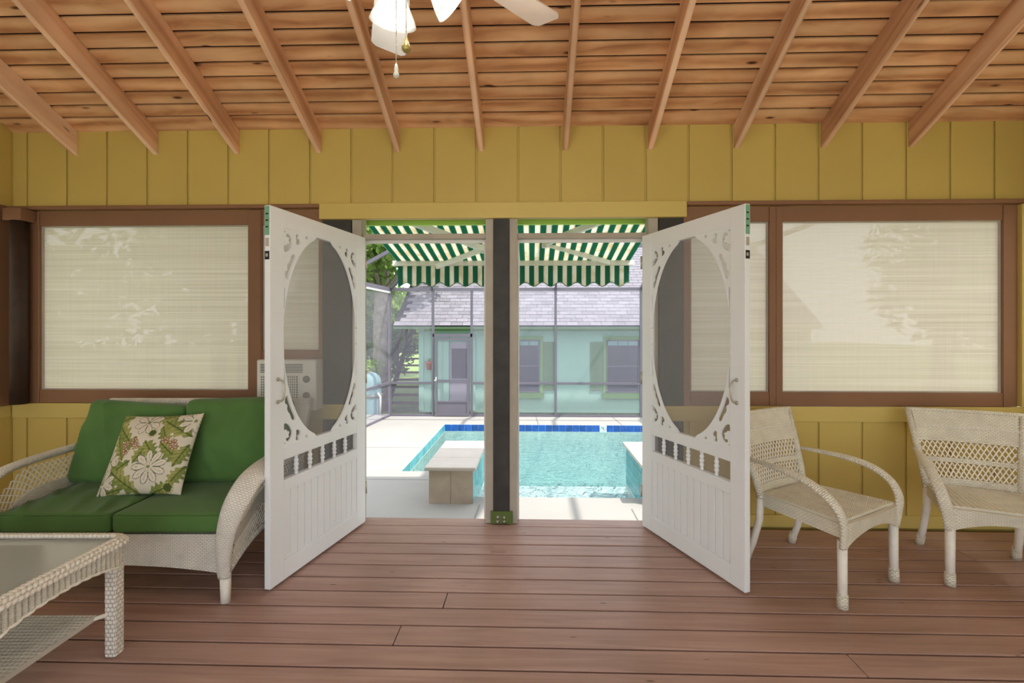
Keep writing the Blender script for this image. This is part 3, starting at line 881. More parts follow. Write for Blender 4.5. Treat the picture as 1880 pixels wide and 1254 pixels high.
for x, lb, rz_, sd_, tl, ww in ((-0.345, 'green back cushion slouching behind the floral pillow', -0.07, 8, 16, 0.62), (0.315, 'green back cushion leaning at the right end of the loveseat', 0.03, 11, 13, 0.63)):
    me = cushion(ww, 0.52, 0.17, 0.05, 0.28, 0.010, sd_)
    o = link('back_cushion', me, GREEN, None, lsw(x, 0.205, 0.705 if x > 0 else 0.675), None, label=lb, cat='cushion', group='green loveseat cushions')
    o.rotation_euler = (Matrix.Rotation(YAW, 3, 'Z') @ Matrix.Rotation(R(90 - tl), 3, 'X') @ Matrix.Rotation(rz_, 3, 'Z')).to_euler()
    piping(ww, 0.52, 0.0, 0.05).build('piping', GREENP, o)

# ---- floral pillow, print painted per vertex on the cloth
def pillow():
    N = 150; w = 0.475; H = 0.066
    rnd = random.Random(21)
    def L(c): return Vector(lin(c)[:3])
    cream, grn, dgrn, yel, gry, red = L((222, 212, 192)), L((128, 140, 74)), L((82, 96, 52)), L((188, 178, 108)), L((92, 96, 84)), L((140, 96, 76))
    leaves = []
    for (cx_, cy_, an, ln, wd) in [(-.62, -.45, 35, .42, .2), (-.36, -.72, -35, .5, .2), (-.05, .0, 60, .34, .2), (.12, .05, -50, .3, .18), (.55, .62, -30, .5, .22), (.38, .42, -60, .3, .16),
                                  (.62, -.02, -40, .4, .2), (.86, -.1, 70, .3, .16), (-.8, .55, -40, .45, .2), (-.7, .12, -60, .4, .16), (-.95, .85, 20, .3, .2), (.55, -.92, 20, .3, .18),
                                  (.85, -.6, 60, .3, .15), (-.75, -.95, 10, .4, .18), (-.45, .2, 60, .25, .14), (.2, .9, 10, .3, .13)]:
        leaves.append((cx_, cy_, math.cos(R(an)), math.sin(R(an)), ln, wd, rnd.random()))
    flowers = [(.22, -.38, .42, 9), (-.18, .78, .34, 8), (-.9, -.72, .35, 8), (.92, .78, .34, 8), (-.86, -.2, .25, 7)]
    suns = [(.05, .48, .13), (.72, -.86, .14)]
    reds = [(-.35, .28), (-.55, .2), (.42, .28), (.62, .22), (.66, .12), (-.5, .02), (-.28, .16)]
    def colour(u, v):
        c = cream.copy()
        nz = mnoise.noise(Vector((u * 6, v * 6, 2.0)))
        c *= 1 + 0.05 * nz
        for cx_, cy_, ca, sa, ln, wd, rv in leaves:
            dx, dy = u - cx_, v - cy_
            a = (dx * ca + dy * sa) / ln; b = (-dx * sa + dy * ca) / wd
            if abs(a) < 1:
                prof = (1 - a * a) * (0.85 + 0.25 * math.sin(a * 16 + rv * 9))
                if abs(b) < prof:
                    t = abs(b) / max(prof, .01)
                    if abs(b) < 0.07: c = dgrn
                    else:
                        c = grn.lerp(yel, min(1, max(0, 0.25 + 0.5 * (b * (1 if rv > .5 else -1)) + 0.35 * mnoise.noise(Vector((u * 9, v * 9, rv * 10))) + 0.25 * math.sin(a * 20 + abs(b) * 9))))
                        if t > 0.9: c = c.lerp(dgrn, 0.6)
        for cx_, cy_, r, n in flowers:
            dx, dy = u - cx_, v - cy_; d = math.hypot(dx, dy)
            if d < r:
                th = math.atan2(dy, dx) * n / (2 * math.pi)
                fr = abs((th % 1) - 0.5) * 2          # 1 at the petal axis edge, 0 mid
                wdt = max(0.0, math.sin(math.pi * min(1, d / r))) ** 0.6
                if fr < wdt:
                    c = cream * 1.06
                    if fr > wdt - 0.16: c = gry
                    elif fr < 0.07 and d < r * .8: c = gry.lerp(cream, 0.45)
                if d < 0.035: c = grn
        for cx_, cy_, r in suns:
            dx, dy = u - cx_, v - cy_; d = math.hypot(dx, dy); th = math.atan2(dy, dx)
            if d < r * (0.8 + 0.25 * math.cos(th * 12)): c = dgrn if d < r * .7 else yel
        for cx_, cy_ in reds:
            for q in range(5):
                a = q * 1.256 + cx_ * 7
                d = math.hypot(u - cx_ - .06 * math.cos(a), v - cy_ - .06 * math.sin(a))
                if d < 0.042: c = L((214, 190, 160)) if d < .024 else red
        return c
    V = []; F_ = []; C = []
    for side in (1, -1):
        base = len(V)
        for j in range(N + 1):
            for i in range(N + 1):
                u, v = -1 + 2 * i / N, -1 + 2 * j / N
                x = w / 2 * u * (1 - 0.055 * (1 - v * v)); z = w / 2 * v * (1 - 0.055 * (1 - u * u))
                h = H * (max(0, 1 - abs(u) ** 2.6) * max(0, 1 - abs(v) ** 2.6)) ** 0.55
                h += 0.004 * mnoise.noise(Vector((u * 3, v * 3, side))) * (1 - u * u) * (1 - v * v)
                V.append((x, -side * h, z)); C.append(colour(u, v) if side > 0 else cream)
        for j in range(N):
            for i in range(N):
                a = base + j * (N + 1) + i
                q = (a, a + 1, a + N + 2, a + N + 1)
                F_.append(q if side > 0 else q[::-1])
    me = bpy.data.meshes.new('floral_pillow'); me.from_pydata(V, [], F_)
    ca = me.color_attributes.new('print', 'FLOAT_COLOR', 'POINT')
    fl_ = []
    for c in C: fl_ += [c[0], c[1], c[2], 1.0]
    ca.data.foreach_set('color', fl_)
    me.polygons.foreach_set('use_smooth', [True] * len(F_)); me.update()
    t = NT('floral_print_cotton').set(0.85, 0.1)
    at = t.n('ShaderNodeAttribute'); at.attribute_name = 'print'
    t.l(at.outputs['Color'], t.b.inputs['Base Color'])
    t.bump(t.noise(t.coords('Object'), 600, 2), 0.2, 0.002)
    me.materials.append(t.m)
    return me
pil = link('throw_pillow', pillow(), None, None, lsw(-0.055, -0.02, 0.672), None, label='cream pillow with green leaf and flower print on the loveseat', cat='pillow')
pil.rotation_euler = (Matrix.Rotation(YAW, 3, 'Z') @ Matrix.Rotation(R(-27), 3, 'X') @ Matrix.Rotation(R(-2), 3, 'Y')).to_euler()

# ---- coffee table
TX1, TY1 = -1.715, 1.985         # far right corner in camera frame
TWX, TWY = 0.92, 0.56
tc = c2w(TX1 - TWX / 2, TY1 - TWY / 2)
ct = empty('wicker_coffee_table', (tc.x, tc.y, 0), YAW, label='white wicker coffee table with glass top in front of the loveseat', cat='table')
hx, hy = TWX / 2, TWY / 2
def rrect(a, b, r, n=6):
    P = []
    for cx_, cy_, a0 in ((a - r, -b + r, -90), (a - r, b - r, 0), (-a + r, b - r, 90), (-a + r, -b + r, 180)):
        for q in range(n + 1):
            an = R(a0 + 90 * q / n); P.append(Vector((cx_ + r * math.cos(an), cy_ + r * math.sin(an), 0)))
    return P
def resample(P, step):
    P = P + [P[0]]; out = []; L = sum((b - a).length for a, b in zip(P, P[1:])); n = int(L / step); st = L / n
    acc = 0; tgt = 0; i = 0
    for k in range(n):
        tgt = k * st
        while acc + (P[i + 1] - P[i]).length < tgt: acc += (P[i + 1] - P[i]).length; i += 1
        s_ = (P[i + 1] - P[i]); out.append(P[i] + s_ * ((tgt - acc) / max(s_.length, 1e-6)))
    return out
rim = resample(rrect(hx, hy, 0.06), 0.019)
bm_ = MB()
for row, (off, z) in enumerate(((0.0, 0.497), (-0.016, 0.502), (0.012, 0.484))):
    n = len(rim)
    for i in range(n):
        p = rim[i]; q = rim[(i + 1) % n]; d = (q - p).normalized(); o_ = Vector((d.y, -d.x, 0))
        c = p + o_ * off + Vector((0, 0, z))
        sl = o_ * (0.011 if row % 2 else -0.011)
        a = c - d * 0.013 - sl * .8; b = c + d * 0.013 + sl * .8
        bm_.tube([a, a.lerp(b, .25) + Vector((0, 0, .003)), a.lerp(b, .75) + Vector((0, 0, .003)), b], [0.004, 0.0085, 0.0085, 0.004], 6)
bm_.build('braided_rim', CANE, ct)
# ribbed apron with arched underside
ap = MB()
fine = resample(rrect(hx, hy, 0.06), 0.0035)
n = len(fine)
cols = []
for i, p in enumerate(fine):
    q = fine[(i + 1) % n]; d = (q - p).normalized(); o_ = Vector((d.y, -d.x, 0))
    rib = 0.0075 * abs(math.sin(math.pi * i / 6))
    fx = abs(p.x) / hx; fyy = abs(p.y) / hy
    s_ = fx if fyy > 0.97 else fyy
    zb = 0.365 + 0.055 * (1 - min(1, s_) ** 2.2)
    cols.append([p + o_ * (rib - 0.004) + Vector((0, 0, z)) for z in (0.48, 0.48 * .66 + zb * .34, 0.48 * .33 + zb * .67, zb)])
for i in range(n):
    for k_ in range(3):
        a, b = cols[i], cols[(i + 1) % n]
        ap.face([a[k_ + 1], b[k_ + 1], b[k_], a[k_]], [(i * .0035, -a[k_ + 1].z), ((i + 1) * .0035, -a[k_ + 1].z), ((i + 1) * .0035, -a[k_].z), (i * .0035, -a[k_].z)], True)
RIBM = wicker('ribbed_wicker', (246, 240, 226), 0.021, 0.0055, 0.7, 0.0)
ap.build('apron', RIBM, ct)
ed = MB()
for i in range(0, n, 2): pass
ed.tube([c[3] for c in cols[::4]] + [cols[0][3]], 0.006, 6); ed.build('apron_edge', CANE, ct)
boxo('glass_top', TABLEGLASS, ct, -hx + 0.02, hx - 0.02, -hy + 0.02, hy - 0.02, 0.480, 0.489)
for sx in (-1, 1):
    for sy in (-1, 1):
        m = MB(); m.box(-0.024, 0.024, -0.024, 0.024, 0, 0.44)
        m.build('leg', WICKS, ct, (sx * (hx - 0.035), sy * (hy - 0.035), 0), bevel=0.008)
def shf(u, v):
    sx_ = (hx - 0.075) ; sy_ = (hy - 0.075)
    return Vector(((u * 2 - 1) * sx_, (v * 2 - 1) * sy_, 0.185))
MB().panel(shf, (0, 0, 1), 0.02, 6, 4, 2 * hx - .15, 2 * hy - .15).build('lower_shelf', WICKS, ct)
for sx in (-1, 1):
    for sy in (-1, 1):
        MB().tube([(sx * (hx - 0.10), sy * (hy - 0.10), 0.182), (sx * (hx - 0.045), sy * (hy - 0.045), 0.182)], 0.009, 8).build('shelf_peg', CANE, ct)

# ---- armchairs
def armchair(loc, rz, label):
    ch = empty('wicker_armchair', loc, rz, label=label, cat='chair', group='cream wicker armchairs by the right windows')
    wf, wr_ = 0.265, 0.215
    yf, yb = -0.24, 0.22
    ZS = 0.425
    def seat(u, v):
        y_ = yf + (yb - yf) * v; h_ = wf + (wr_ - wf) * v
        return Vector((-h_ + 2 * h_ * u, y_, ZS - 0.012 * v - 0.004 * math.sin(math.pi * u) * math.sin(math.pi * v) + 0.004 + 0.0022 * math.sin(u * 126)))
    MB().panel(seat, (0, 0, 1), 0.022, 120, 6, 0.5, 0.46).build('seat', WICKC, ch)
    def fa(u, v):
        zb = 0.30 + 0.075 * max(0.0, math.sin(math.pi * u)) ** 0.75
        return Vector((-wf + 2 * wf * u, yf - 0.008 - 0.012 * math.sin(math.pi * u), zb + (ZS + 0.004 - zb) * v))
    MB().panel(fa, (0, -1, 0), 0.022, 20, 2, 0.53, 0.11).build('apron', WICKC, ch)
    for sx in (-1, 1):
        def sa(u, v):
            p = Vector((sx * wf, yf, 0)).lerp(Vector((sx * wr_, yb, 0)), u)
            return p + Vector((0, 0, 0.355 + (ZS - 0.355) * v))
        MB().panel(sa, (sx, 0, 0), 0.02, 8, 2, 0.47, 0.07).build('side_rail', WICKC, ch)
    # reclined back, wider at the top
    def bp(u, v):
        half = wr_ + 0.012 + 0.062 * v
        cv = 0.025 * math.sin(math.pi * u)
        return Vector((-half + 2 * half * u, yb + 0.005 + 0.135 * v ** 1.15 + cv, 0.405 + 0.465 * v))
    def sub(v0, v1, u0=0.05, u1=0.95): return lambda u, v: bp(u0 + (u1 - u0) * u, v0 + (v1 - v0) * v)
    nb = (0, -0.96, 0.27)
    MB().panel(sub(0.0, 0.13), nb, 0.016, 14, 2, 0.46, 0.06).build('back_panel', WICKC, ch)
    MB().panel(sub(0.33, 0.39), nb, 0.014, 14, 1, 0.48, 0.03).build('back_panel', WICKC, ch)
    MB().panel(sub(0.60, 1.0), nb, 0.018, 14, 6, 0.5, 0.19).build('back_panel', WICKC, ch)
    MB().tube([bp(0.04 + 0.92 * q / 14, 0.79) + Vector((0, -0.011, 0.002)) for q in range(15)], 0.004, 6).build('back_seam', CANE, ch)
    lattice(sub(0.13, 0.33), 17, 0.0062, 0.004, nb, 2.0, 5).build('back_lattice', CANE, ch)
    lattice(sub(0.39, 0.60), 17, 0.0062, 0.004, nb, 2.0, 5).build('back_lattice', CANE, ch)
    MB().tube([bp(q / 14, 1.0) for q in range(15)], (0.0145), 8).build('back_top_rail', WICKC, ch)
    for sx in (-1, 1):
        u = 0.02 if sx < 0 else 0.98
        # back stile runs down into the splayed rear leg
        st = [bp(u, 1.0), bp(u, 0.6), bp(u, 0.25), bp(u, 0.0) + Vector((0, 0, -0.01))]
        MB().tube(st, [0.016, 0.019, 0.021, 0.022], 10).build('back_stile', WICKC, ch)
        b0 = st[-1]
        lg = MB().tube([b0 + Vector((0, 0, 0.02)), b0 + Vector((0, 0.008, -0.13)), b0 + Vector((sx * 0.008, 0.045, -0.28)), Vector((b0.x + sx * 0.014, b0.y + 0.085, 0.0))], [0.022, 0.021, 0.020, 0.020], 12).build('leg', CANE, ch)
        e = Vector((b0.x + sx * 0.014, b0.y + 0.085, 0.0))
        MB().tube([e + Vector((-sx * .004, -0.018, 0.068)), e + Vector((0, 0, 0.002))], [0.0235, 0.0255], 12).build('foot_wrap', WICKC, lg)
        lg = MB().tube([(sx * (wf - 0.004), yf + 0.002, 0.34), (sx * (wf - 0.002), yf, 0.0)], [0.023, 0.0215], 12).build('leg', CANE, ch)
        MB().tube([(sx * (wf - 0.003), yf, 0.075), (sx * (wf - 0.002), yf, 0.002)], [0.0245, 0.0265], 12).build('foot_wrap', WICKC, lg)
        # arm: pointed tail behind the stile, nearly level, then bending down into the front leg
        tail = bp(u, 0.44)
        pa = [tail + Vector((sx * 0.026, 0.035, 0.012)), tail + Vector((sx * 0.028, -0.06, 0.018)), Vector((sx * (wf + 0.035), yb - 0.20, 0.622)), Vector((sx * (wf + 0.045), yf + 0.13, 0.598)),
              Vector((sx * (wf + 0.042), yf + 0.035, 0.545)), Vector((sx * (wf + 0.028), yf - 0.012, 0.47)), Vector((sx * (wf + 0.010), yf - 0.014, 0.385)), Vector((sx * wf, yf - 0.004, 0.305))]
        path = []
        for i in range(len(pa) - 1):
            p0 = pa[max(i - 1, 0)]; p1 = pa[i]; p2 = pa[i + 1]; p3 = pa[min(i + 2, len(pa) - 1)]
            for q in range(4):
                t = q / 4
                path.append(0.5 * ((2 * p1) + (-p0 + p2) * t + (2 * p0 - 5 * p1 + 4 * p2 - p3) * t * t + (-p0 + 3 * p1 - 3 * p2 + p3) * t ** 3))
        path.append(pa[-1]); n_ = len(path)
        rad = []
        for i in range(n_):
            t = i / (n_ - 1)
            rr = 0.010 + 0.020 * sarc(t / 0.35) - 0.004 * max(0, t - 0.75) / 0.25
            rad.append((rr, 0.009 + 0.008 * sarc(t / 0.4)))
        MB().tube(path, rad, 12, up=(0, 0, 1)).build('arm', WICKC, ch)
    return ch
# feet positions measured on the deck
def chair_from(fl_px, rl_px, label, side):
    a = on_z(*fl_px, 0); b = on_z(*rl_px, 0)
    d = (b - a); d.z = 0
    return a, b
A = [on_z(1531, 1106, 0), on_z(1627, 1064, 0), on_z(1383, 1028, 0), on_z(1463, 1001, 0)]     # near-front, far-front, near-rear, far-rear
cen = sum(A, Vector()) / 4
back = ((A[2] + A[3]) - (A[0] + A[1])).normalized()
armchair((cen.x - back.x * 0.035, cen.y - back.y * 0.035, 0), math.atan2(back.y, back.x) - math.pi / 2, 'cream wicker armchair beside the right screen door, turned to the right')
B0, B1, B3 = on_z(1752, 1073, 0), on_z(1701, 1004, 0), on_z(1858, 1026, 0)
back = (B1 - B0).normalized()
side = Vector((back.y, -back.x, 0))
back = (back + Vector((-(B3 - B1).normalized().y, (B3 - B1).normalized().x, 0))).normalized()
side = Vector((back.y, -back.x, 0))
cen = (B1 + B3) / 2 - back * 0.285
armchair((cen.x, cen.y, 0), math.atan2(back.y, back.x) - math.pi / 2, 'cream wicker armchair at the far right, turned to the left')

# ---- window air conditioner behind the left door
ax0, ax1 = pt(466, 700, 3.16).x, pt(578, 700, 3.16).x
az1, az0 = pt(500, 661, 3.16).z, pt(500, 755, 3.16).z
ac = empty('window_air_conditioner', ((ax0 + ax1) / 2, 3.14, az0), label='white window air conditioner with louvred front behind the left screen door', cat='air conditioner')
aw = (ax1 - ax0) / 2; ah = az1 - az0
boxo('housing', ACW, ac, -aw, aw, 0, 0.11, 0, ah, bevel=0.01)
for i in range(6):
    boxo('louver', ACD, ac, -aw + 0.03, aw * .55, -0.004, 0.0, ah - 0.03 - i * 0.011 - 0.006, ah - 0.03 - i * 0.011)
boxo('intake_grille', ACD, ac, -aw + 0.03, aw * .38, -0.003, 0.0, 0.03, ah - 0.115)
g = MB()
for i in range(18): g.box(-aw + 0.03 + i * (aw * 1.38 - .03) / 18, -aw + 0.036 + i * (aw * 1.38 - .03) / 18, -0.006, -0.003, 0.03, ah - 0.115)
for i in range(12): g.box(-aw + 0.03, aw * .38, -0.007, -0.004, 0.03 + i * (ah - .145) / 12, 0.035 + i * (ah - .145) / 12)
g.build('grille_mesh', ACW, ac)
for z in (ah * .3, ah * .62):
    MB().lathe([(0.024, 0), (0.024, 0.008), (0.016, 0.018), (0, 0.018)], (aw * .68, -0.0, z), 16, (0, -1, 0)).build('control_knob', ACD, ac)
boxo('filler_panel', BROWN, ac, -aw + 0.0, aw, 0.131, 0.15, ah + 0.001, pt(500, 645, 3.27).z - az0)
boxo('mounting_sleeve', ACW, ac, -aw + .01, aw - .01, 0.11, 0.45, 0.01, ah - .01)

# ---- ceiling fan
FC = c2w(-0.345, 1.27)
zbld = 2.535
fan = empty('ceiling_fan', (FC.x, FC.y, zbld), YAW, label='white ceiling fan with glass lamp shades and two pull chains', cat='fan')
zt = zc(FC.y) - zbld
MB().tube([(0, 0, 0.10), (0, 0, zt - 0.05)], 0.013, 12).build('downrod', FANW, fan)
MB().lathe([(0, zt + .035), (0.075, zt + .035), (0.075, zt - 0.06), (0.03, zt - 0.10), (0, zt - 0.10)], n=20).build('canopy', FANW, fan)
MB().lathe([(0, 0.12), (0.06, 0.12), (0.12, 0.09), (0.13, 0.04), (0.12, -0.01), (0.07, -0.04), (0.06, -0.07), (0.05, -0.09), (0, -0.09)], n=24).build('motor_housing', FANW, fan)
for i in range(5):
    a = R(110 - 1.5 + 72 * i + (5 if i == 4 else 0))
    m = MB(); N_ = 36
    prof = []
    for q in range(N_ + 1):
        t = q / N_; x = 0.17 + 0.43 * t
        h_ = 0.052 + 0.016 * t
        if t > 0.94: h_ *= 1 - 0.28 * ((t - 0.94) / 0.06) ** 2
        prof.append((x, h_))
    up_ = [(x, h_) for x, h_ in prof]; dn_ = [(x, -h_) for x, h_ in reversed(prof)]
    ol = up_ + dn_
    tz = lambda y: 0.22 * y
    m.face([(x, y, 0.006 + tz(y)) for x, y in reversed(ol)]); m.face([(x, y, tz(y)) for x, y in ol])
    for (p, q) in zip(ol, ol[1:] + ol[:1]): m.face([(p[0], p[1], 0.006 + tz(p[1])), (q[0], q[1], 0.006 + tz(q[1])), (q[0], q[1], tz(q[1])), (p[0], p[1], tz(p[1]))])
    b = m.build('blade', FANW if i == 0 else BLADEW, fan, (0, 0, 0.0), (0, 0, a))  # first blade whiter than the rest: glare put into its colour
    mi = MB(); mi.box(0.08, 0.22, -0.018, 0.018, 0.006, 0.014); mi.build('blade_iron', FANW, b)
for i in range(4):
    a = R(118 + 90 * i - 8)
    d = Vector((math.cos(a), math.sin(a), 0))
    ax = (d * 0.80 + Vector((0, 0, -0.62))).normalized()
    c = d * 0.055 + Vector((0, 0, -0.085))
    MB().tube([c, c + ax * 0.05], 0.014, 10).build('lamp_arm', FANW, fan)
    sh = MB()
    prof = [(0.028, 0.03), (0.032, 0.05), (0.040, 0.075), (0.055, 0.10), (0.066, 0.12), (0.072, 0.135), (0.069, 0.135), (0.062, 0.12), (0.050, 0.10), (0.036, 0.075), (0.026, 0.05), (0.0, 0.045)]
    sh.lathe(prof, c, 24, ax); sh.build('lamp_shade', LAMPG, fan)
for (dx, dy, zb, bd, mt) in ((0.012, -0.055, -0.455, CRYSTAL, 'crystal'), (0.035, -0.04, -0.375, BRASS, 'brass')):
    mc = MB()
    z = -0.085
    while z > zb + 0.035:
        mc.lathe([(0, 0.0018), (0.0016, 0.001), (0.0019, 0), (0.0016, -0.001), (0, -0.0018)], (dx, dy, z), 6); z -= 0.0042
    pc = mc.build('pull_chain', NICKEL, fan)
    if mt == 'crystal':
        MB().lathe([(0, 0.038), (0.0035, 0.034), (0.006, 0.02), (0.005, 0.014), (0.0085, 0.006), (0.0075, 0), (0, -0.004)], (dx, dy, zb), 12).build('pull_drop', CRYSTAL, pc)
    else:
        MB().lathe([(0, 0.04), (0.003, 0.036), (0.006, 0.024), (0.0125, 0.010), (0.012, 0.002), (0.007, -0.004), (0, -0.005)], (dx, dy, zb), 12).build('pull_drop', BRASS, pc)
for i in range(4):
    a = R(118 + 90 * i - 8 + 1.5)
    ld = bpy.data.lights.new('fan_bulb', 'POINT'); ld.energy = 2.5; ld.color = (1.0, 0.93, 0.82); ld.shadow_soft_size = 0.03
    lo = bpy.data.objects.new('fan_bulb', ld); COL.objects.link(lo)
    lo.parent = fan; lo.location = (0.145 * math.cos(a), 0.145 * math.sin(a), -0.165)

# ================================================================ OUTSIDE: DECK AND POOL
ZD = -0.80
ZWAT = -0.965
PXL, PXR, PYN, PYF = -2.04, 4.3, 7.0, 10.5        # pool
NX0, NX1, NY0 = -0.75, 1.45, 5.95                 # notch between the two seat walls
DX0, DX1, DY0, DY1 = -4.3, 5.3, 3.45, 11.75
dk = MB()
dk.box(DX0, DX1, DY0, NY0, ZD - 0.15, ZD)
dk.box(DX0, NX0, NY0, PYN, ZD - 0.15, ZD)
dk.box(NX1, DX1, NY0, PYN, ZD - 0.15, ZD)
dk.box(DX0, PXL, PYN, PYF, ZD - 0.15, ZD)
dk.box(PXR, DX1, PYN, PYF, ZD - 0.15, ZD)
dk.box(DX0, DX1, PYF, DY1, ZD - 0.15, ZD)
deck = dk.build('pool_deck', CONC, kind='structure', label='pale concrete deck around the swimming pool', cat='deck')
# saw-cut joints in the deck
jm = MB()
p0, p1 = on_z(868, 957, ZD), on_z(880, 928, ZD)
jm.beam(p0 + Vector((0, -.5, .002)), p1 + Vector((0, 0.02, .002)), 0.018, 0.004)
p0, p1 = on_z(1172, 957, ZD), on_z(1160, 935, ZD)
jm.beam(p0 + Vector((0, 0, .002)), p1 + Vector((0, 0, .002)), 0.014, 0.004)
for px in (988, 1132):
    q = on_z(px, 770, ZD); jm.beam((q.x, PYF + .02, ZD + .002), (q.x - 0.05, DY1 - .3, ZD + .002), 0.02, 0.004)
for yy in (6.6, 8.4): jm.beam((DX0 + .1, yy, ZD + .001), (PXL - .03 if yy > 7 else NX0 - .6, yy, ZD + .001), 0.012, 0.003)
jm.build('deck_joint', ACD, deck)
# basin
zb_ = ZD - 1.5
bs = MB()
bs.box(PXL - .02, PXR + .02, PYN - .02, PYF + .02, zb_ - 0.1, zb_)
bs.box(NX0 - .02, NX1 + .02, NY0 - .02, PYN - .02, ZD - 0.55, ZD - 0.45)      # shallow shelf between the seat walls
bs.box(PXL - 0.12, PXL, PYN - 0.1, PYF + 0.1, zb_, ZD - 0.151); bs.box(PXR, PXR + 0.1, PYN, PYF + 0.1, zb_, ZD - 0.151)
bs.box(PXL - 0.1, PXR + 0.1, PYF, PYF + 0.12, zb_, ZD - 0.151)
bs.box(PXL - 0.1, NX0, PYN - 0.12, PYN, zb_, ZD - 0.151); bs.box(NX1, PXR + 0.1, PYN - 0.12, PYN, zb_, ZD - 0.151)
bs.box(NX0, NX1, PYN - 0.12, PYN, zb_, ZD - 0.551)
bs.box(NX0, NX1, NY0 - 0.12, NY0, ZD - 0.45, ZD - 0.151); bs.box(NX0 - .12, NX0, NY0 - .1, PYN, ZD - .45, ZD - .151); bs.box(NX1, NX1 + .12, NY0 - .1, PYN, ZD - .45, ZD - .151)
pool = bs.build('swimming_pool', PLASTER, label='swimming pool with turquoise water and blue waterline tiles', cat='pool')
def slope_z(y): return ZD - 0.42 - 1.05 * max(0.0, (y - 7.6) / (PYF - 7.6))
wt = MB()
wt.hexa([(PXL + .012, PYN + .002, ZD - 1.49), (PXR - .002, PYN + .002, ZD - 1.49), (PXR - .002, PYF - .012, ZD - 1.49), (PXL + .012, PYF - .012, ZD - 1.49),
         (PXL + .012, PYN + .002, ZWAT), (PXR - .002, PYN + .002, ZWAT), (PXR - .002, PYF - .012, ZWAT), (PXL + .012, PYF - .012, ZWAT)])
wt.hexa([(NX0 + .012, NY0 + .004, ZD - .44), (NX1 - .012, NY0 + .004, ZD - .44), (NX1 - .012, PYN + .001, ZD - .44), (NX0 + .012, PYN + .001, ZD - .44),
         (NX0 + .012, NY0 + .004, ZWAT), (NX1 - .012, NY0 + .004, ZWAT), (NX1 - .012, PYN + .001, ZWAT), (NX0 + .012, PYN + .001, ZWAT)])
fs = MB()
for y0_, y1_ in ((PYN, 7.6), (7.6, PYF)):
    fs.hexa([(PXL, y0_, zb_), (PXR, y0_, zb_), (PXR, y1_, zb_), (PXL, y1_, zb_), (PXL, y0_, slope_z(y0_)), (PXR, y0_, slope_z(y0_)), (PXR, y1_, slope_z(y1_)), (PXL, y1_, slope_z(y1_))])
fs.build('sloping_floor', PLASTER, pool)
wt.build('water_surface', WATER, pool)
ts = 0.155; tg = 0.006
tme = MB().box(-ts / 2 + tg / 2, ts / 2 - tg / 2, -0.008, 0, -0.075, 0.075).mesh('tile'); tme.materials.append(TILEB)
tmt = MB().box(-ts / 2 + tg / 2, ts / 2 - tg / 2, -0.008, 0, -0.075, 0.075).mesh('tile'); tmt.materials.append(TILET)
def tile_row(x0, y0, x1, y1, z, me, skip=None, parent=None, zback=0.08):
    L = math.hypot(x1 - x0, y1 - y0); n = max(1, int(round(L / ts))); a = math.atan2(y1 - y0, x1 - x0)
    for i in range(n):
        if skip is not None and i == skip: continue
        t = (i + .5) / n
        link('tile', me, None, parent or pool, (x0 + (x1 - x0) * t, y0 + (y1 - y0) * t, z), (0, 0, a)).scale = (L / n / ts, 1, 1)
    return n
TZ = ZD - 0.078
gr = MB(); gr.box(PXL, 3.6, PYF - 0.003, PYF + .02, ZD - 0.16, ZD - .001); gr.box(PXL - .02, PXL + 0.003, PYN, PYF, ZD - .16, ZD - .001); gr.box(NX1 - .003, NX1 + .012, NY0, PYN, ZD - .45, ZD - .001); gr.box(NX0 - .012, NX0 + .003, NY0, PYN, ZD - .45, ZD - .001); gr.box(NX0, NX1, NY0 - .012, NY0 + .003, ZD - .45, ZD - .001); gr.build('tile_grout', GROUT, pool)
nd = on_y(1105, 787, PYF - .01)
nd_i = int((nd.x - PXL) / ((3.6 - PXL) / round((3.6 - PXL) / ts)))
tile_row(PXL, PYF - 0.003, 3.6, PYF - 0.003, TZ, tmt if False else tme, nd_i)
tile_row(PXL + 0.003, PYN, PXL + 0.003, PYF, TZ, tmt)
n_ = round((3.6 - PXL) / ts); ndx = PXL + (nd_i + .5) * (3.6 - PXL) / n_
nt = boxo('marker_tile', GROUT, pool, ndx - ts / 2, ndx + ts / 2, PYF - 0.015, PYF - 0.003, TZ - 0.078, TZ + 0.078, label='white no diving marker tile')
mk = MB()
for q in range(24):
    a0, a1 = R(q * 15), R(q * 15 + 15)
    mk.beam((ndx + .055 * math.cos(a0), PYF - .017, TZ + .055 * math.sin(a0)), (ndx + .055 * math.cos(a1), PYF - .017, TZ + .055 * math.sin(a1)), 0.004, 0.009, up=(0, 1, 0))
mk.beam((ndx - .038, PYF - .017, TZ + .038), (ndx + .038, PYF - .017, TZ - .038), 0.009, 0.004)
mk.beam((ndx + .002, PYF - .0165, TZ + .028), (ndx + .002, PYF - .0165, TZ - .02), 0.010, 0.004); mk.beam((ndx - .012, PYF - .0165, TZ + .012), (ndx + .022, PYF - .0165, TZ + .002), 0.008, 0.004)
mk.build('no_diving_symbol', BLACK, nt)

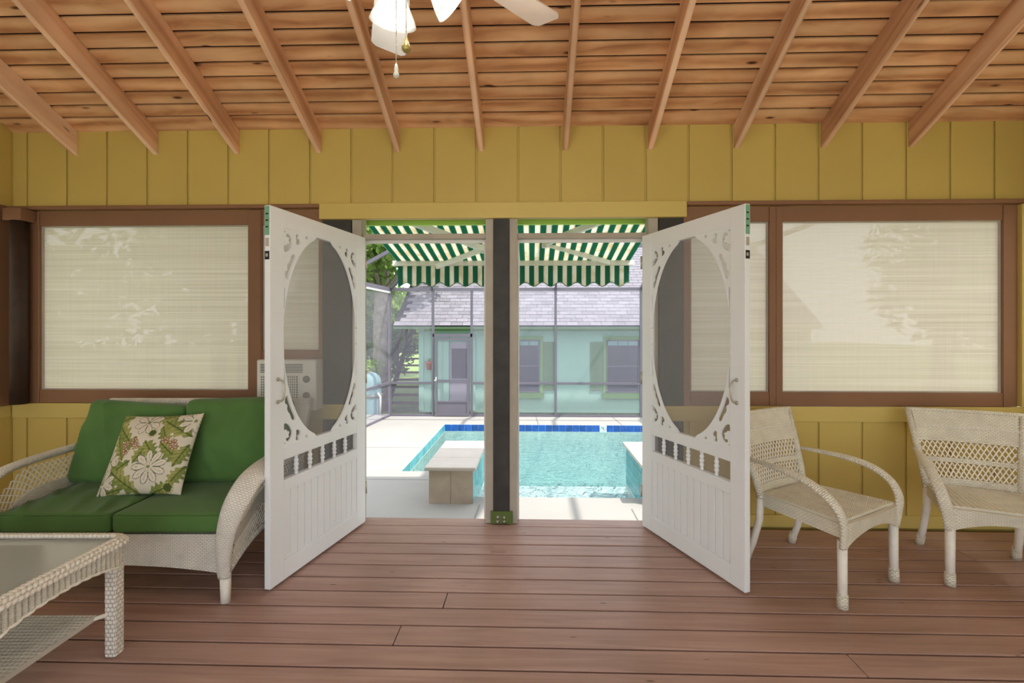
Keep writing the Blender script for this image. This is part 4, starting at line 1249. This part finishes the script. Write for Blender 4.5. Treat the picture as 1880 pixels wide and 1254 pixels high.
# seat walls with travertine ends and capped tops
def seat_wall(x0, x1, tile_x, label):
    yn = 5.70; yfar = PYN
    h = 0.425
    w = empty('pool_seat_wall', ((x0 + x1) / 2, (yn + yfar) / 2, ZD), label=label, cat='seat wall', group='stone seat walls at the pool edge')
    ox, oy = (x0 + x1) / 2, (yn + yfar) / 2
    boxo('core', GROUT, w, x0 + .012 - ox, x1 - .012 - ox, yn + .012 - oy, yfar - .012 - oy, 0, h)
    half = (x1 - x0) / 2
    for a, b in ((x0, (x0 + x1) / 2 - .002), ((x0 + x1) / 2 + .002, x1)):
        boxo('front_stone', STONE, w, a - ox, b - ox, yn - oy, yn + .012 - oy, 0, h, bevel=.002)
    n = 4
    caps = 3
    for i in range(caps):
        a = yn - 0.05 + (yfar + 0.04 - yn + 0.05) * i / caps; b = yn - 0.05 + (yfar + 0.04 - yn + 0.05) * (i + 1) / caps
        boxo('cap_stone', STONECAP, w, x0 - .05 - ox, x1 + .045 - ox, a + .002 - oy, b - .002 - oy, h, h + .048, bevel=.012)
    # tiled pool side, three courses above the water and the outer stone side
    sgn = 1 if tile_x > ox else -1
    for zz in range(-1, 3):
        z = 0.078 + zz * 0.155 - 0.006
        nn = int(round((yfar - max(yn, NY0 if zz < 0 else yn)) / ts))
        ya = NY0 if zz < 0 else yn
        for i in range(nn):
            t = (i + .5) / nn
            o = link('side_tile', tmt, None, w, (tile_x - ox - sgn * .004, ya + (yfar - ya) * t - oy, z), (0, 0, sgn * math.pi / 2))
            o.scale = ((yfar - ya) / nn / ts, 1, 1.0)
    for i in range(3):
        a = yn + .013 + (yfar - yn - .013) * i / 3; b = yn + .013 + (yfar - yn - .013) * (i + 1) / 3
        e = x0 if tile_x > ox else x1
        boxo('side_stone', STONE, w, min(e, e + sgn * .012) - ox, max(e, e + sgn * .012) - ox, a - oy, b - .003 - oy, 0, h)
    return w
seat_wall(-1.307, NX0, NX0, 'travertine seat wall with turquoise tiled side, left of the centre post')
seat_wall(NX1, NX1 + 0.56, NX1, 'travertine seat wall with turquoise tiled side, by the right screen door')

# ================================================================ AWNING
AY0, AZ0 = 3.56, 2.86
fb0, fb1 = c2w(-1.60, 5.84), c2w(1.41, 5.78)
awz = CAMZ + (606 - 483) / F * 5.84
aw = empty('retractable_awning', ((fb0.x + fb1.x) / 2, AY0, awz), label='green and white striped awning with scalloped valance over the pool side', cat='awning')
ao = aw.location.copy()
WA = (fb1 - fb0).length
def awf(u, v):
    top = Vector((fb0.x + (fb1.x - fb0.x) * u, AY0, AZ0)); bot = fb0.lerp(fb1, u); bot.z = awz + 0.03
    p = top.lerp(bot, v); p.z -= 0.04 * math.sin(math.pi * v)
    return p - ao
MB().panel(awf, (0, 0, 1), 0.004, 50, 8, WA, 2.4).build('canopy_fabric', STRIPE, aw)
MB().beam(fb0 - ao + Vector((-.05, .03, awz)), fb1 - ao + Vector((.05, .03, awz)), 0.06, 0.065).build('front_bar', AWHITE, aw)
def vzb(u):
    ph = (u * WA / 0.222) % 1.0
    return awz - 0.30 + 0.055 * (0.5 - 0.5 * math.cos(2 * math.pi * ph))
def val(u, v):
    p = fb0.lerp(fb1, u) + Vector((0, 0.066, 0)); zt_ = awz - 0.015
    p.z = zt_ + (vzb(u) - zt_) * (1 - v); p.y += 0.012 * math.sin(u * WA * 20) * (1 - v)
    return p - ao
MB().panel(val, (0, -1, 0), 0.003, 140, 4, WA, 0.3).build('valance', STRIPE, aw)
tp = [val(u / 140, 0.0) for u in range(141)]
MB().tube(tp, 0.006, 5).build('valance_trim', SHUT, aw)
for el, fr_, sh in (((888, 457, 5.3), (802, 490, 5.8), (560, 335, 3.62)), ((1000, 447, 5.25), (1118, 482, 5.75), (1290, 332, 3.62))):
    e, f_, s_ = pt(*el) - ao, pt(*fr_) - ao, pt(*sh) - ao
    s_.z = min(s_.z, AZ0 - .1 - ao.z)
    a_ = MB().beam(s_, e, 0.045, 0.065).build('folding_arm', AWHITE, aw)
    MB().beam(e, f_, 0.04, 0.055).build('forearm', AWHITE, aw)
    MB().lathe([(0, .05), (.035, .05), (.035, -.05), (0, -.05)], e, 14).build('elbow_joint', AWHITE, aw)
MB().tube([(fb0.x - ao.x - .03, 0.0, AZ0 - ao.z + .0), (fb1.x - ao.x + .03, 0.0, AZ0 - ao.z + .0)], 0.055, 14).build('roller_tube', AWHITE, aw)

# ================================================================ SCREENED POOL CAGE
CY = 11.48
cg = empty('pool_cage', (0, CY, ZD), label='bronze grey aluminium screen enclosure around the pool', cat='enclosure')
def cgp(p): return Vector((p[0], p[1] - CY, p[2] - ZD))
def bar(nm, a, b, w=0.05, h=0.05, mat=CAGE): return MB().beam(cgp(a), cgp(b), w, h, up=(0, 0, 1) if abs(a[2] - b[2]) < 1.5 else (0, 1, 0)).build(nm, mat, cg, bevel=0)
def cx(px): return on_y(px, 650, CY).x
ztop_c = on_y(1020, 531, CY).z; zrail = on_y(1020, 704, CY).z
postx = [cx(716), cx(795), cx(866), cx(1020), cx(1177), cx(1177) + 2.1]
for x in postx: bar('cage_post', (x, CY, ZD), (x, CY, ztop_c), 0.06, 0.06)
bar('top_beam', (postx[0], CY, ztop_c), (postx[-1], CY, ztop_c), 0.07, 0.08)
bar('bottom_rail', (postx[0], CY, ZD + .02), (postx[1], CY, ZD + .02)); bar('bottom_rail', (postx[2], CY, ZD + .02), (postx[-1], CY, ZD + .02))
for a, b in ((0, 1), (2, 3), (3, 4), (4, 5)): bar('mid_rail', (postx[a] + .03, CY, zrail), (postx[b] - .03, CY, zrail), 0.05, 0.06)
# mansard: sloping members, purlin, flat roof back to the porch
my, mz = 9.9, on_y(1178, 450, 9.9).z
for x in postx[1:]:
    if x == postx[2]: continue
    bar('roof_beam', (x, CY, ztop_c), (x, my, mz), 0.05, 0.07)
    bar('roof_beam', (x, my, mz), (x, 3.95, mz), 0.05, 0.08)
lx = postx[0]
cn = c2w((668 - PX) / F * 10.14, 10.14); wv = Vector((cn.x - lx, cn.y - CY, 0)).normalized()
le = Vector((lx, CY, 0)) + wv * 5.2
def lw(t, z): p = Vector((lx, CY, 0)) + wv * t; return (p.x, p.y, z)
bar('purlin', (lx + 1.35, my, mz), (postx[-1], my, mz), 0.05, 0.08)
bar('top_beam', lw(0, ztop_c), lw(5.2, ztop_c), 0.07, 0.09)
bar('gutter', lw(0, ztop_c - .07), lw(5.2, ztop_c - .07), 0.05, 0.05, AWHITE)
bar('mid_rail', lw(.03, zrail), lw(5.2, zrail), 0.05, 0.06); bar('bottom_rail', lw(0, ZD + .02), lw(5.2, ZD + .02))
for t in (2.5, 5.2): bar('cage_post', lw(t, ZD), lw(t, ztop_c), 0.06, 0.06)
bar('roof_beam', lw(0, ztop_c), (lx + 1.35, my, mz), 0.05, 0.07)
for t in (2.5, 5.2): q = lw(t, ztop_c); bar('roof_beam', q, (q[0] + 1.5, q[1], mz), 0.05, 0.07)
q = lw(5.2, 0); bar('purlin', (lx + 1.35, my, mz), (q[0] + 1.6, q[1], mz), 0.05, 0.08)
# mesh panels
def mesh_panel(P): m = MB(); m.face([cgp(p) for p in P]); m.build('screen_panel', CAGESCREEN, cg)
for a, b in zip(postx[:-1], postx[1:]):
    if a == postx[1]:
        continue
    mesh_panel([(a, CY, ZD), (b, CY, ZD), (b, CY, ztop_c), (a, CY, ztop_c)])
mesh_panel([lw(0, ZD), lw(2.5, ZD), lw(2.5, ztop_c), lw(0, ztop_c)]); mesh_panel([lw(2.5, ZD), lw(5.2, ZD), lw(5.2, ztop_c), lw(2.5, ztop_c)])
# cage screen door
d0, d1 = cx(797), cx(865); dz = on_y(830, 620, CY).z
cd = empty('cage_door', ((d0 + d1) / 2, CY - .03, ZD), label='bronze grey screen door in the pool cage before the house door', cat='door')
dw = (d1 - d0) / 2; dh = dz - ZD
boxo('door_stile', CAGE, cd, -dw + .035, -dw + .10, -.03, 0, .02, dh); boxo('door_stile', CAGE, cd, dw - .10, dw - .035, -.03, 0, .02, dh)
boxo('door_rail', CAGE, cd, -dw + .10, dw - .10, -.03, 0, dh - .07, dh); boxo('door_rail', CAGE, cd, -dw + .10, dw - .10, -.03, 0, .02, .09)
zr = on_y(830, 699, CY).z - ZD
boxo('door_rail', CAGE, cd, -dw + .10, dw - .10, -.03, 0, zr - .04, zr + .03)
boxo('door_rail', CAGE, cd, -dw + .10, dw - .10, -.03, 0, .36, .40)
boxo('kick_panel', CAGE, cd, -dw + .10, dw - .10, -.016, -.010, .09, .36)
m = MB(); m.face([(-dw + .1, -.015, .40), (dw - .1, -.015, .40), (dw - .1, -.015, dh - .07), (-dw + .1, -.015, dh - .07)]); m.build('screen_panel', CAGESCREEN, cd)
MB().tube([(-dw + .068, -.06, zr - .01), (-dw + .068, -.06, zr + .10)], .012, 8).build('door_handle', AWHITE, cd)
MB().beam((-dw + .02, -.05, zr + .01), (-dw + .07, -.05, zr + .04), .03, .02).build('door_latch', AWHITE, cd)
boxo('door_header', CAGE, cg, d0 - .03, d1 + .03, -.03, .03, dh + .02, dh + .10)

# ================================================================ HOUSE BEHIND THE POOL
HY = 12.35
def hx_(px, y=HY): return on_y(px, 650, y).x
def hz(py, y=HY): return on_y(1000, py, y).z
EY = 11.86
ez = on_y(1000, 598, EY).z
HXL, HXR = hx_(770), 7.5
hs = empty('house', ((HXL + HXR) / 2, HY, ZD), label='mint green house with grey shingle roof beyond the pool', cat='house')
ho = hs.location.copy()
def hb(nm, mat, x0, x1, y0, y1, z0, z1, par=None, bevel=0, **kw):
    return MB().box(x0 - ho.x, x1 - ho.x, y0 - ho.y, y1 - ho.y, z0 - ho.z, z1 - ho.z).build(nm, mat, par or hs, bevel=bevel, **kw)
wallo = hb('wall', MINT, HXL, HXR, HY, HY + 0.2, ZD - .05, ez + .12)
hb('side_wall', MINT, HXL, HXL + .2, HY + .2, HY + 6, ZD - .05, ez + .12)
x = HXL + .15
while x < HXR:
    hb('siding_groove', GTRIM, x, x + .012, HY - .003, HY, ZD, ez + .05, wallo) if False else None
    x += .3
hb('corner_board', MINT, HXL - .01, HXL + .12, HY - .025, HY, ZD, ez + .1)
hb('fascia', SHUT, hx_(722, EY), HXR, EY + .02, EY + .05, ez - .085, ez - .01)
hb('soffit', GTRIM, hx_(722, EY), HXR, EY + .05, HY, ez - .02, ez + .0)
hb('frieze_board', GTRIM, HXL, HXR, HY - .02, HY, ez - .14, ez - .03)
RS = 0.75; RD = 5.6
ra = math.atan(RS); RX0, RX1 = hx_(722, EY), HXR
m = MB()
def rp(x, s, up=0.0): return Vector((x - ho.x, EY + s * math.cos(ra) - up * math.sin(ra) - ho.y, ez + s * math.sin(ra) + up * math.cos(ra) - ho.z))
RL = RD / math.cos(ra)
m.hexa([rp(RX0, 0, -.08), rp(RX1, 0, -.08), rp(RX1, RL, -.08), rp(RX0, RL, -.08), rp(RX0, 0, 0), rp(RX1, 0, 0), rp(RX1, RL, 0), rp(RX0, RL, 0)])
roof = m.build('roof', SHDARK, hs)
bx2 = MB()
P2 = [rp(RX0, RL, 0), rp(RX1, RL, 0)]
bx2.face([P2[0], P2[1], P2[1] + Vector((0, 5.6, -4.2)), P2[0] + Vector((0, 5.6, -4.2))]); bx2.build('rear_roof', SHDARK, hs)
# individual shingles nearest the eave, the remainder as one part
EXP, TW = 0.165, 0.305
sme = MB().hexa([(.007, 0, 0.006), (TW - .004, 0, 0.006), (TW - .004, EXP + .02, 0), (.004, EXP + .02, 0), (.004, 0, .016), (TW - .004, 0, .016), (TW - .004, EXP + .02, .006), (.004, EXP + .02, .006)]).mesh('shingle')
sme.materials.append(SHING)
rest = MB(); cnt = 0
row = 0
rot_roof = (ra, 0, 0)
while row * EXP < RL - EXP:
    offx = (row % 2) * TW * .5 + (row * 7 % 5) * .012
    x = RX0 - offx
    while x < RX1:
        inside = (RX0 - .01 <= x) and (x + TW < 4.2) and cnt < 300 and row < 13
        if x >= RX0 - .01:
            p = rp(x, row * EXP)
            if inside:
                link('shingle', sme, None, roof, p + Vector((0, random.uniform(-.004, .004), 0)), rot_roof); cnt += 1
            else:
                a, b = x + .004, min(x + TW, RX1) - .004
                rest.hexa([rp(a, row * EXP, .006), rp(b, row * EXP, .006), rp(b, row * EXP + EXP + .02, 0), rp(a, row * EXP + EXP + .02, 0),
                           rp(a, row * EXP, .016), rp(b, row * EXP, .016), rp(b, row * EXP + EXP + .02, .006), rp(a, row * EXP + EXP + .02, .006)])
        x += TW
    row += 1
rest.build('upper_shingles', SHING, roof, kind='stuff')
# windows with shutters
def house_window(x0, x1, z0, z1):
    w = hb('window', GTRIM, x0 - .10, x1 + .10, HY - .03, HY - .001, z0 - .02, z1 + .10, bevel=.004)
    hb('pane', DARKGLASS, x0, x1, HY - .036, HY - .031, z0, z1, w)
    fr = MB()
    for a, b, c, d in ((x0 - .02, x0 + .015, z0, z1), (x1 - .015, x1 + .02, z0, z1), (x0, x1, z0 - .0, z0 + .03), (x0, x1, z1 - .03, z1), (x0, x1, (z0 + z1) / 2 - .015, (z0 + z1) / 2 + .015)):
        fr.box(a - ho.x, b - ho.x, HY - .045 - ho.y, HY - .036 - ho.y, c - ho.z, d - ho.z)
    fr.build('sash', CAGE, w)
    n = 3
    for i in range(n):
        a = x0 + .02 + (x1 - x0 - .04) * i / n; b = x0 + .02 + (x1 - x0 - .04) * (i + 1) / n
        hb('valance_pane', FILTER, a + .008, b - .008, HY - .042, HY - .037, z1 - .15, z1 - .035, w)
    hb('window_sill', GTRIM, x0 - .13, x1 + .13, HY - .09, HY - .0305, z0 - .16, z0 - .021, w, bevel=.006)
    for a, b in ((x0 - .45, x0 - .115), (x1 + .115, x1 + .45)):
        s_ = hb('shutter', SHUT, a, b, HY - .03, HY - .001, z0 + .05, z1 - .06, bevel=.004)
        for c, d in ((z0 + .10, z0 + .48), (z0 + .54, z1 - .12)):
            k = c
            while k < d - .03:
                hb('louver', SHUT, a + .045, b - .045, HY - .040, HY - .031, k, k + .026, s_); k += .055
zw0, zw1 = hz(720), hz(624)
house_window(hx_(935), hx_(990), zw0, zw1)
house_window(hx_(1114), hx_(1172), zw0, zw1)
# house door with pale casing
dd = hb('house_door', GREYDOOR, hx_(826), hx_(862), HY - .05, HY - .001, ZD, hz(628), bevel=.004)
hb('door_casing', MINT, hx_(815), hx_(825), HY - .06, HY - .001, ZD, hz(618), bevel=.003); hb('door_casing', MINT, hx_(863), hx_(873), HY - .06, HY - .001, ZD, hz(618), bevel=.003)
hb('door_glass', DARKGLASS, hx_(830), hx_(858), HY - .056, HY - .051, hz(695), hz(640), dd)
# terracotta wall pot
pp = on_y(788, 672, HY - .1)
pot = empty('wall_pot', (pp.x, pp.y, pp.z - .1), label='terracotta pot hanging on the mint wall beside the cage door', cat='plant pot')
MB().lathe([(0, 0), (.065, 0), (.095, .17), (.105, .17), (.105, .22), (.09, .22), (.085, .17), (0, .16)], n=16).build('pot', TERRA, pot)
m = MB()
for i in range(7):
    a = R(i * 51); m.tube([(0, 0, .16), (.03 * math.cos(a), .03 * math.sin(a), .27), (.07 * math.cos(a), .07 * math.sin(a), .31)], [.006, .008, .002], 5)
m.build('plant', LEAF2, pot)
MB().tube([(0, .06, .18), (0, .099, .30)], .006, 6).build('hanger', CAGE, pot)

# outside stair at the end of the house, climbing away to the right
sb = c2w(-3.30, 12.75); sd_ = Vector((0, 1, 0))
stair = empty('outdoor_staircase', (sb.x, sb.y, ZD - .05), math.atan2(sd_.y, sd_.x), label='dark stained open riser staircase at the left end of the house', cat='staircase')
ns = 14; rise, run, wd = .195, .24, .95
for i in range(ns): boxo('tread', STAIRW, stair, i * run, i * run + .27, -wd / 2, wd / 2, (i + 1) * rise - .04, (i + 1) * rise)
for sy in (-1, 1):
    MB().beam((0, sy * wd / 2, .05), (ns * run, sy * wd / 2, ns * rise + .05), .05, .26).build('stringer', STAIRW, stair)
    MB().beam((0, sy * wd / 2, 1.0), (ns * run, sy * wd / 2, ns * rise + 1.0), .05, .09).build('handrail', STAIRW, stair)
    for i in (0, 4, 8, 13): boxo('baluster_post', STAIRW, stair, i * run + .05, i * run + .13, sy * wd / 2 - .04, sy * wd / 2 + .04, 0 if i == 0 else i * rise, i * rise + 1.15)

# pale blue pool filter tank outside the cage
tk = on_z(683, 772, ZD)
fb = c2w((682 - PX) / F * 12.0, 12.0)
ft = empty('pool_filter_tank', (fb.x, fb.y, ZD - .05), label='pale blue filter tank outside the left side of the cage', cat='tank')
MB().lathe([(0, 0), (.24, 0), (.25, .05), (.25, .85), (.22, 1.0), (.13, 1.10), (.05, 1.13), (0, 1.14)], n=22).build('tank_body', FILTER, ft)
MB().lathe([(.255, .48), (.275, .48), (.275, .56), (.255, .56)], n=22).build('clamp_band', ACD, ft)
MB().tube([(.27, -.1, .0), (.27, -.1, .5), (.2, -.1, .6)], .03, 8).build('pipe', AWHITE, ft)

# ================================================================ GARDEN
gd = MB()
gd.box(-60, 60, -60, DY0, ZD - .3, ZD - .155); gd.box(-60, DX0, DY0, DY1, ZD - .3, ZD - .155); gd.box(DX1, 60, DY0, DY1, ZD - .3, ZD - .155); gd.box(-60, 60, DY1, 90, ZD - .3, ZD - .155)
gd.build('ground', GRASS, kind='structure', label='lawn around the porch, the pool deck and the house', cat='ground')
MB().box(-9, 9, -12, YB - 0.02, ZD - .16, -0.12).build('bounce_slab', BOUNCEPALE, kind='structure', label='pale concrete slab added unseen behind the open rear of the porch to bounce light', cat='bounce_slab')  # unseen slab, added so sunlight bounces into the porch
def foliage(name, mat, parent, blobs, n, size, seed):
    rd = random.Random(seed); V = []; Fc = []
    tot = sum(b[3] ** 2 for b in blobs)
    for bx_, by_, bz_, br_ in blobs:
        for _ in range(int(n * br_ ** 2 / tot)):
            d = Vector((rd.gauss(0, 1), rd.gauss(0, 1), rd.gauss(0, 1))).normalized() * (br_ * rd.random() ** 0.4)
            c = Vector((bx_, by_, bz_)) + Vector((d.x, d.y, d.z * .8))
            a = Vector((rd.uniform(-1, 1), rd.uniform(-1, 1), rd.uniform(-1, 1))).normalized(); b = a.orthogonal().normalized()
            s_ = size * rd.uniform(.6, 1.3); i = len(V)
            V += [tuple(c - a * s_), tuple(c + b * s_ * .5), tuple(c + a * s_), tuple(c - b * s_ * .5)]; Fc.append((i, i + 1, i + 2, i + 3))
    me = bpy.data.meshes.new(name); me.from_pydata(V, [], Fc); me.update()
    return link(name, me, mat, parent)
def tree(x, y, h, r, label, seed, trunk_r=.2, n=5000, size=.14, low=.35):
    rd = random.Random(seed)
    t = empty('tree', (x, y, ZD - .16), label=label, cat='tree', group='trees around the garden')
    MB().tube([(0, 0, 0), (rd.uniform(-.1, .1), .05, h * .3), (rd.uniform(-.3, .3), 0, h * .65), (rd.uniform(-.3, .3), .1, h * .9)], [trunk_r * 1.25, trunk_r, trunk_r * .7, trunk_r * .3], 12).build('trunk', BARK, t)
    bl = []
    for i in range(9):
        a = rd.uniform(0, 6.28); rr = rd.uniform(0, r * .75); bl.append((rr * math.cos(a), rr * math.sin(a), rd.uniform(h * low, h), r * rd.uniform(.35, .6)))
        MB().tube([(0, 0, h * .4), (bl[-1][0] * .5, bl[-1][1] * .5, (h * .4 + bl[-1][2]) / 2), bl[-1][:3]], [trunk_r * .35, trunk_r * .25, .02], 6).build('branch', BARK, t)
    foliage('crown', LEAF1, t, bl, n, size, seed)
    return t
def at(px, d): v = c2w((px - PX) / F * d, d); return v.x, v.y
tree(*at(702, 13.2), 8.5, 2.6, 'grey barked oak just outside the left side of the cage', 3, .22, 6000, .13, .55)
tree(*at(640, 17.0), 9.5, 3.4, 'leafy tree at the far left behind the cage, beyond the oak', 4, .2, 9000, .16, .12)
tree(*at(690, 24.0), 10.5, 3.6, 'tall tree behind the left end of the house roof', 5, .24, 9000, .18, .1)
tree(*at(400, 14.0), 7.5, 3.0, 'broad tree faintly seen through the shade cloth of the left window', 6, .2, 6000, .15, .2)
tree(*at(1740, 8.0), 6.5, 2.0, 'leaning tree faintly seen through the shade cloth of the right window', 8, .16, 5000, .12, .3)
tree(*at(1960, 11.5), 7.0, 3.0, 'wide tree faintly seen through the right end of the right window', 9, .2, 5000, .13, .15)
tree(*at(40, 9.0), 7.0, 3.0, 'wide tree faintly seen through the left end of the left window', 10, .2, 5000, .13, .3)
def shrub(px, d, h, r, label, seed, n=1800):
    x, y = at(px, d); s_ = empty('shrub', (x, y, ZD - .16), label=label, cat='shrub', group='shrubs outside the windows')
    for i in range(5):
        a = i * 1.26; MB().tube([(0, 0, 0), (.1 * math.cos(a), .1 * math.sin(a), h * .4), (r * .5 * math.cos(a), r * .5 * math.sin(a), h * .8)], [.02, .015, .006], 5).build('stem', BARK, s_)
    rd = random.Random(seed); bl = [(rd.uniform(-r, r) * .6, rd.uniform(-r, r) * .6, rd.uniform(h * .35, h * .85), r * .5) for _ in range(6)]
    foliage('leaves', LEAF2, s_, bl, n, .05, seed)
shrub(235, 4.9, 2.0, .6, 'rounded shrub outside the left window behind the loveseat', 20)
shrub(385, 4.9, 1.9, .55, 'rounded shrub outside the left window nearest the left door', 21)
shrub(1560, 5.4, 1.7, .6, 'rounded shrub outside the large right window', 22)
shrub(655, 12.6, 1.6, .7, 'low shrub on the lawn beside the filter tank', 23)
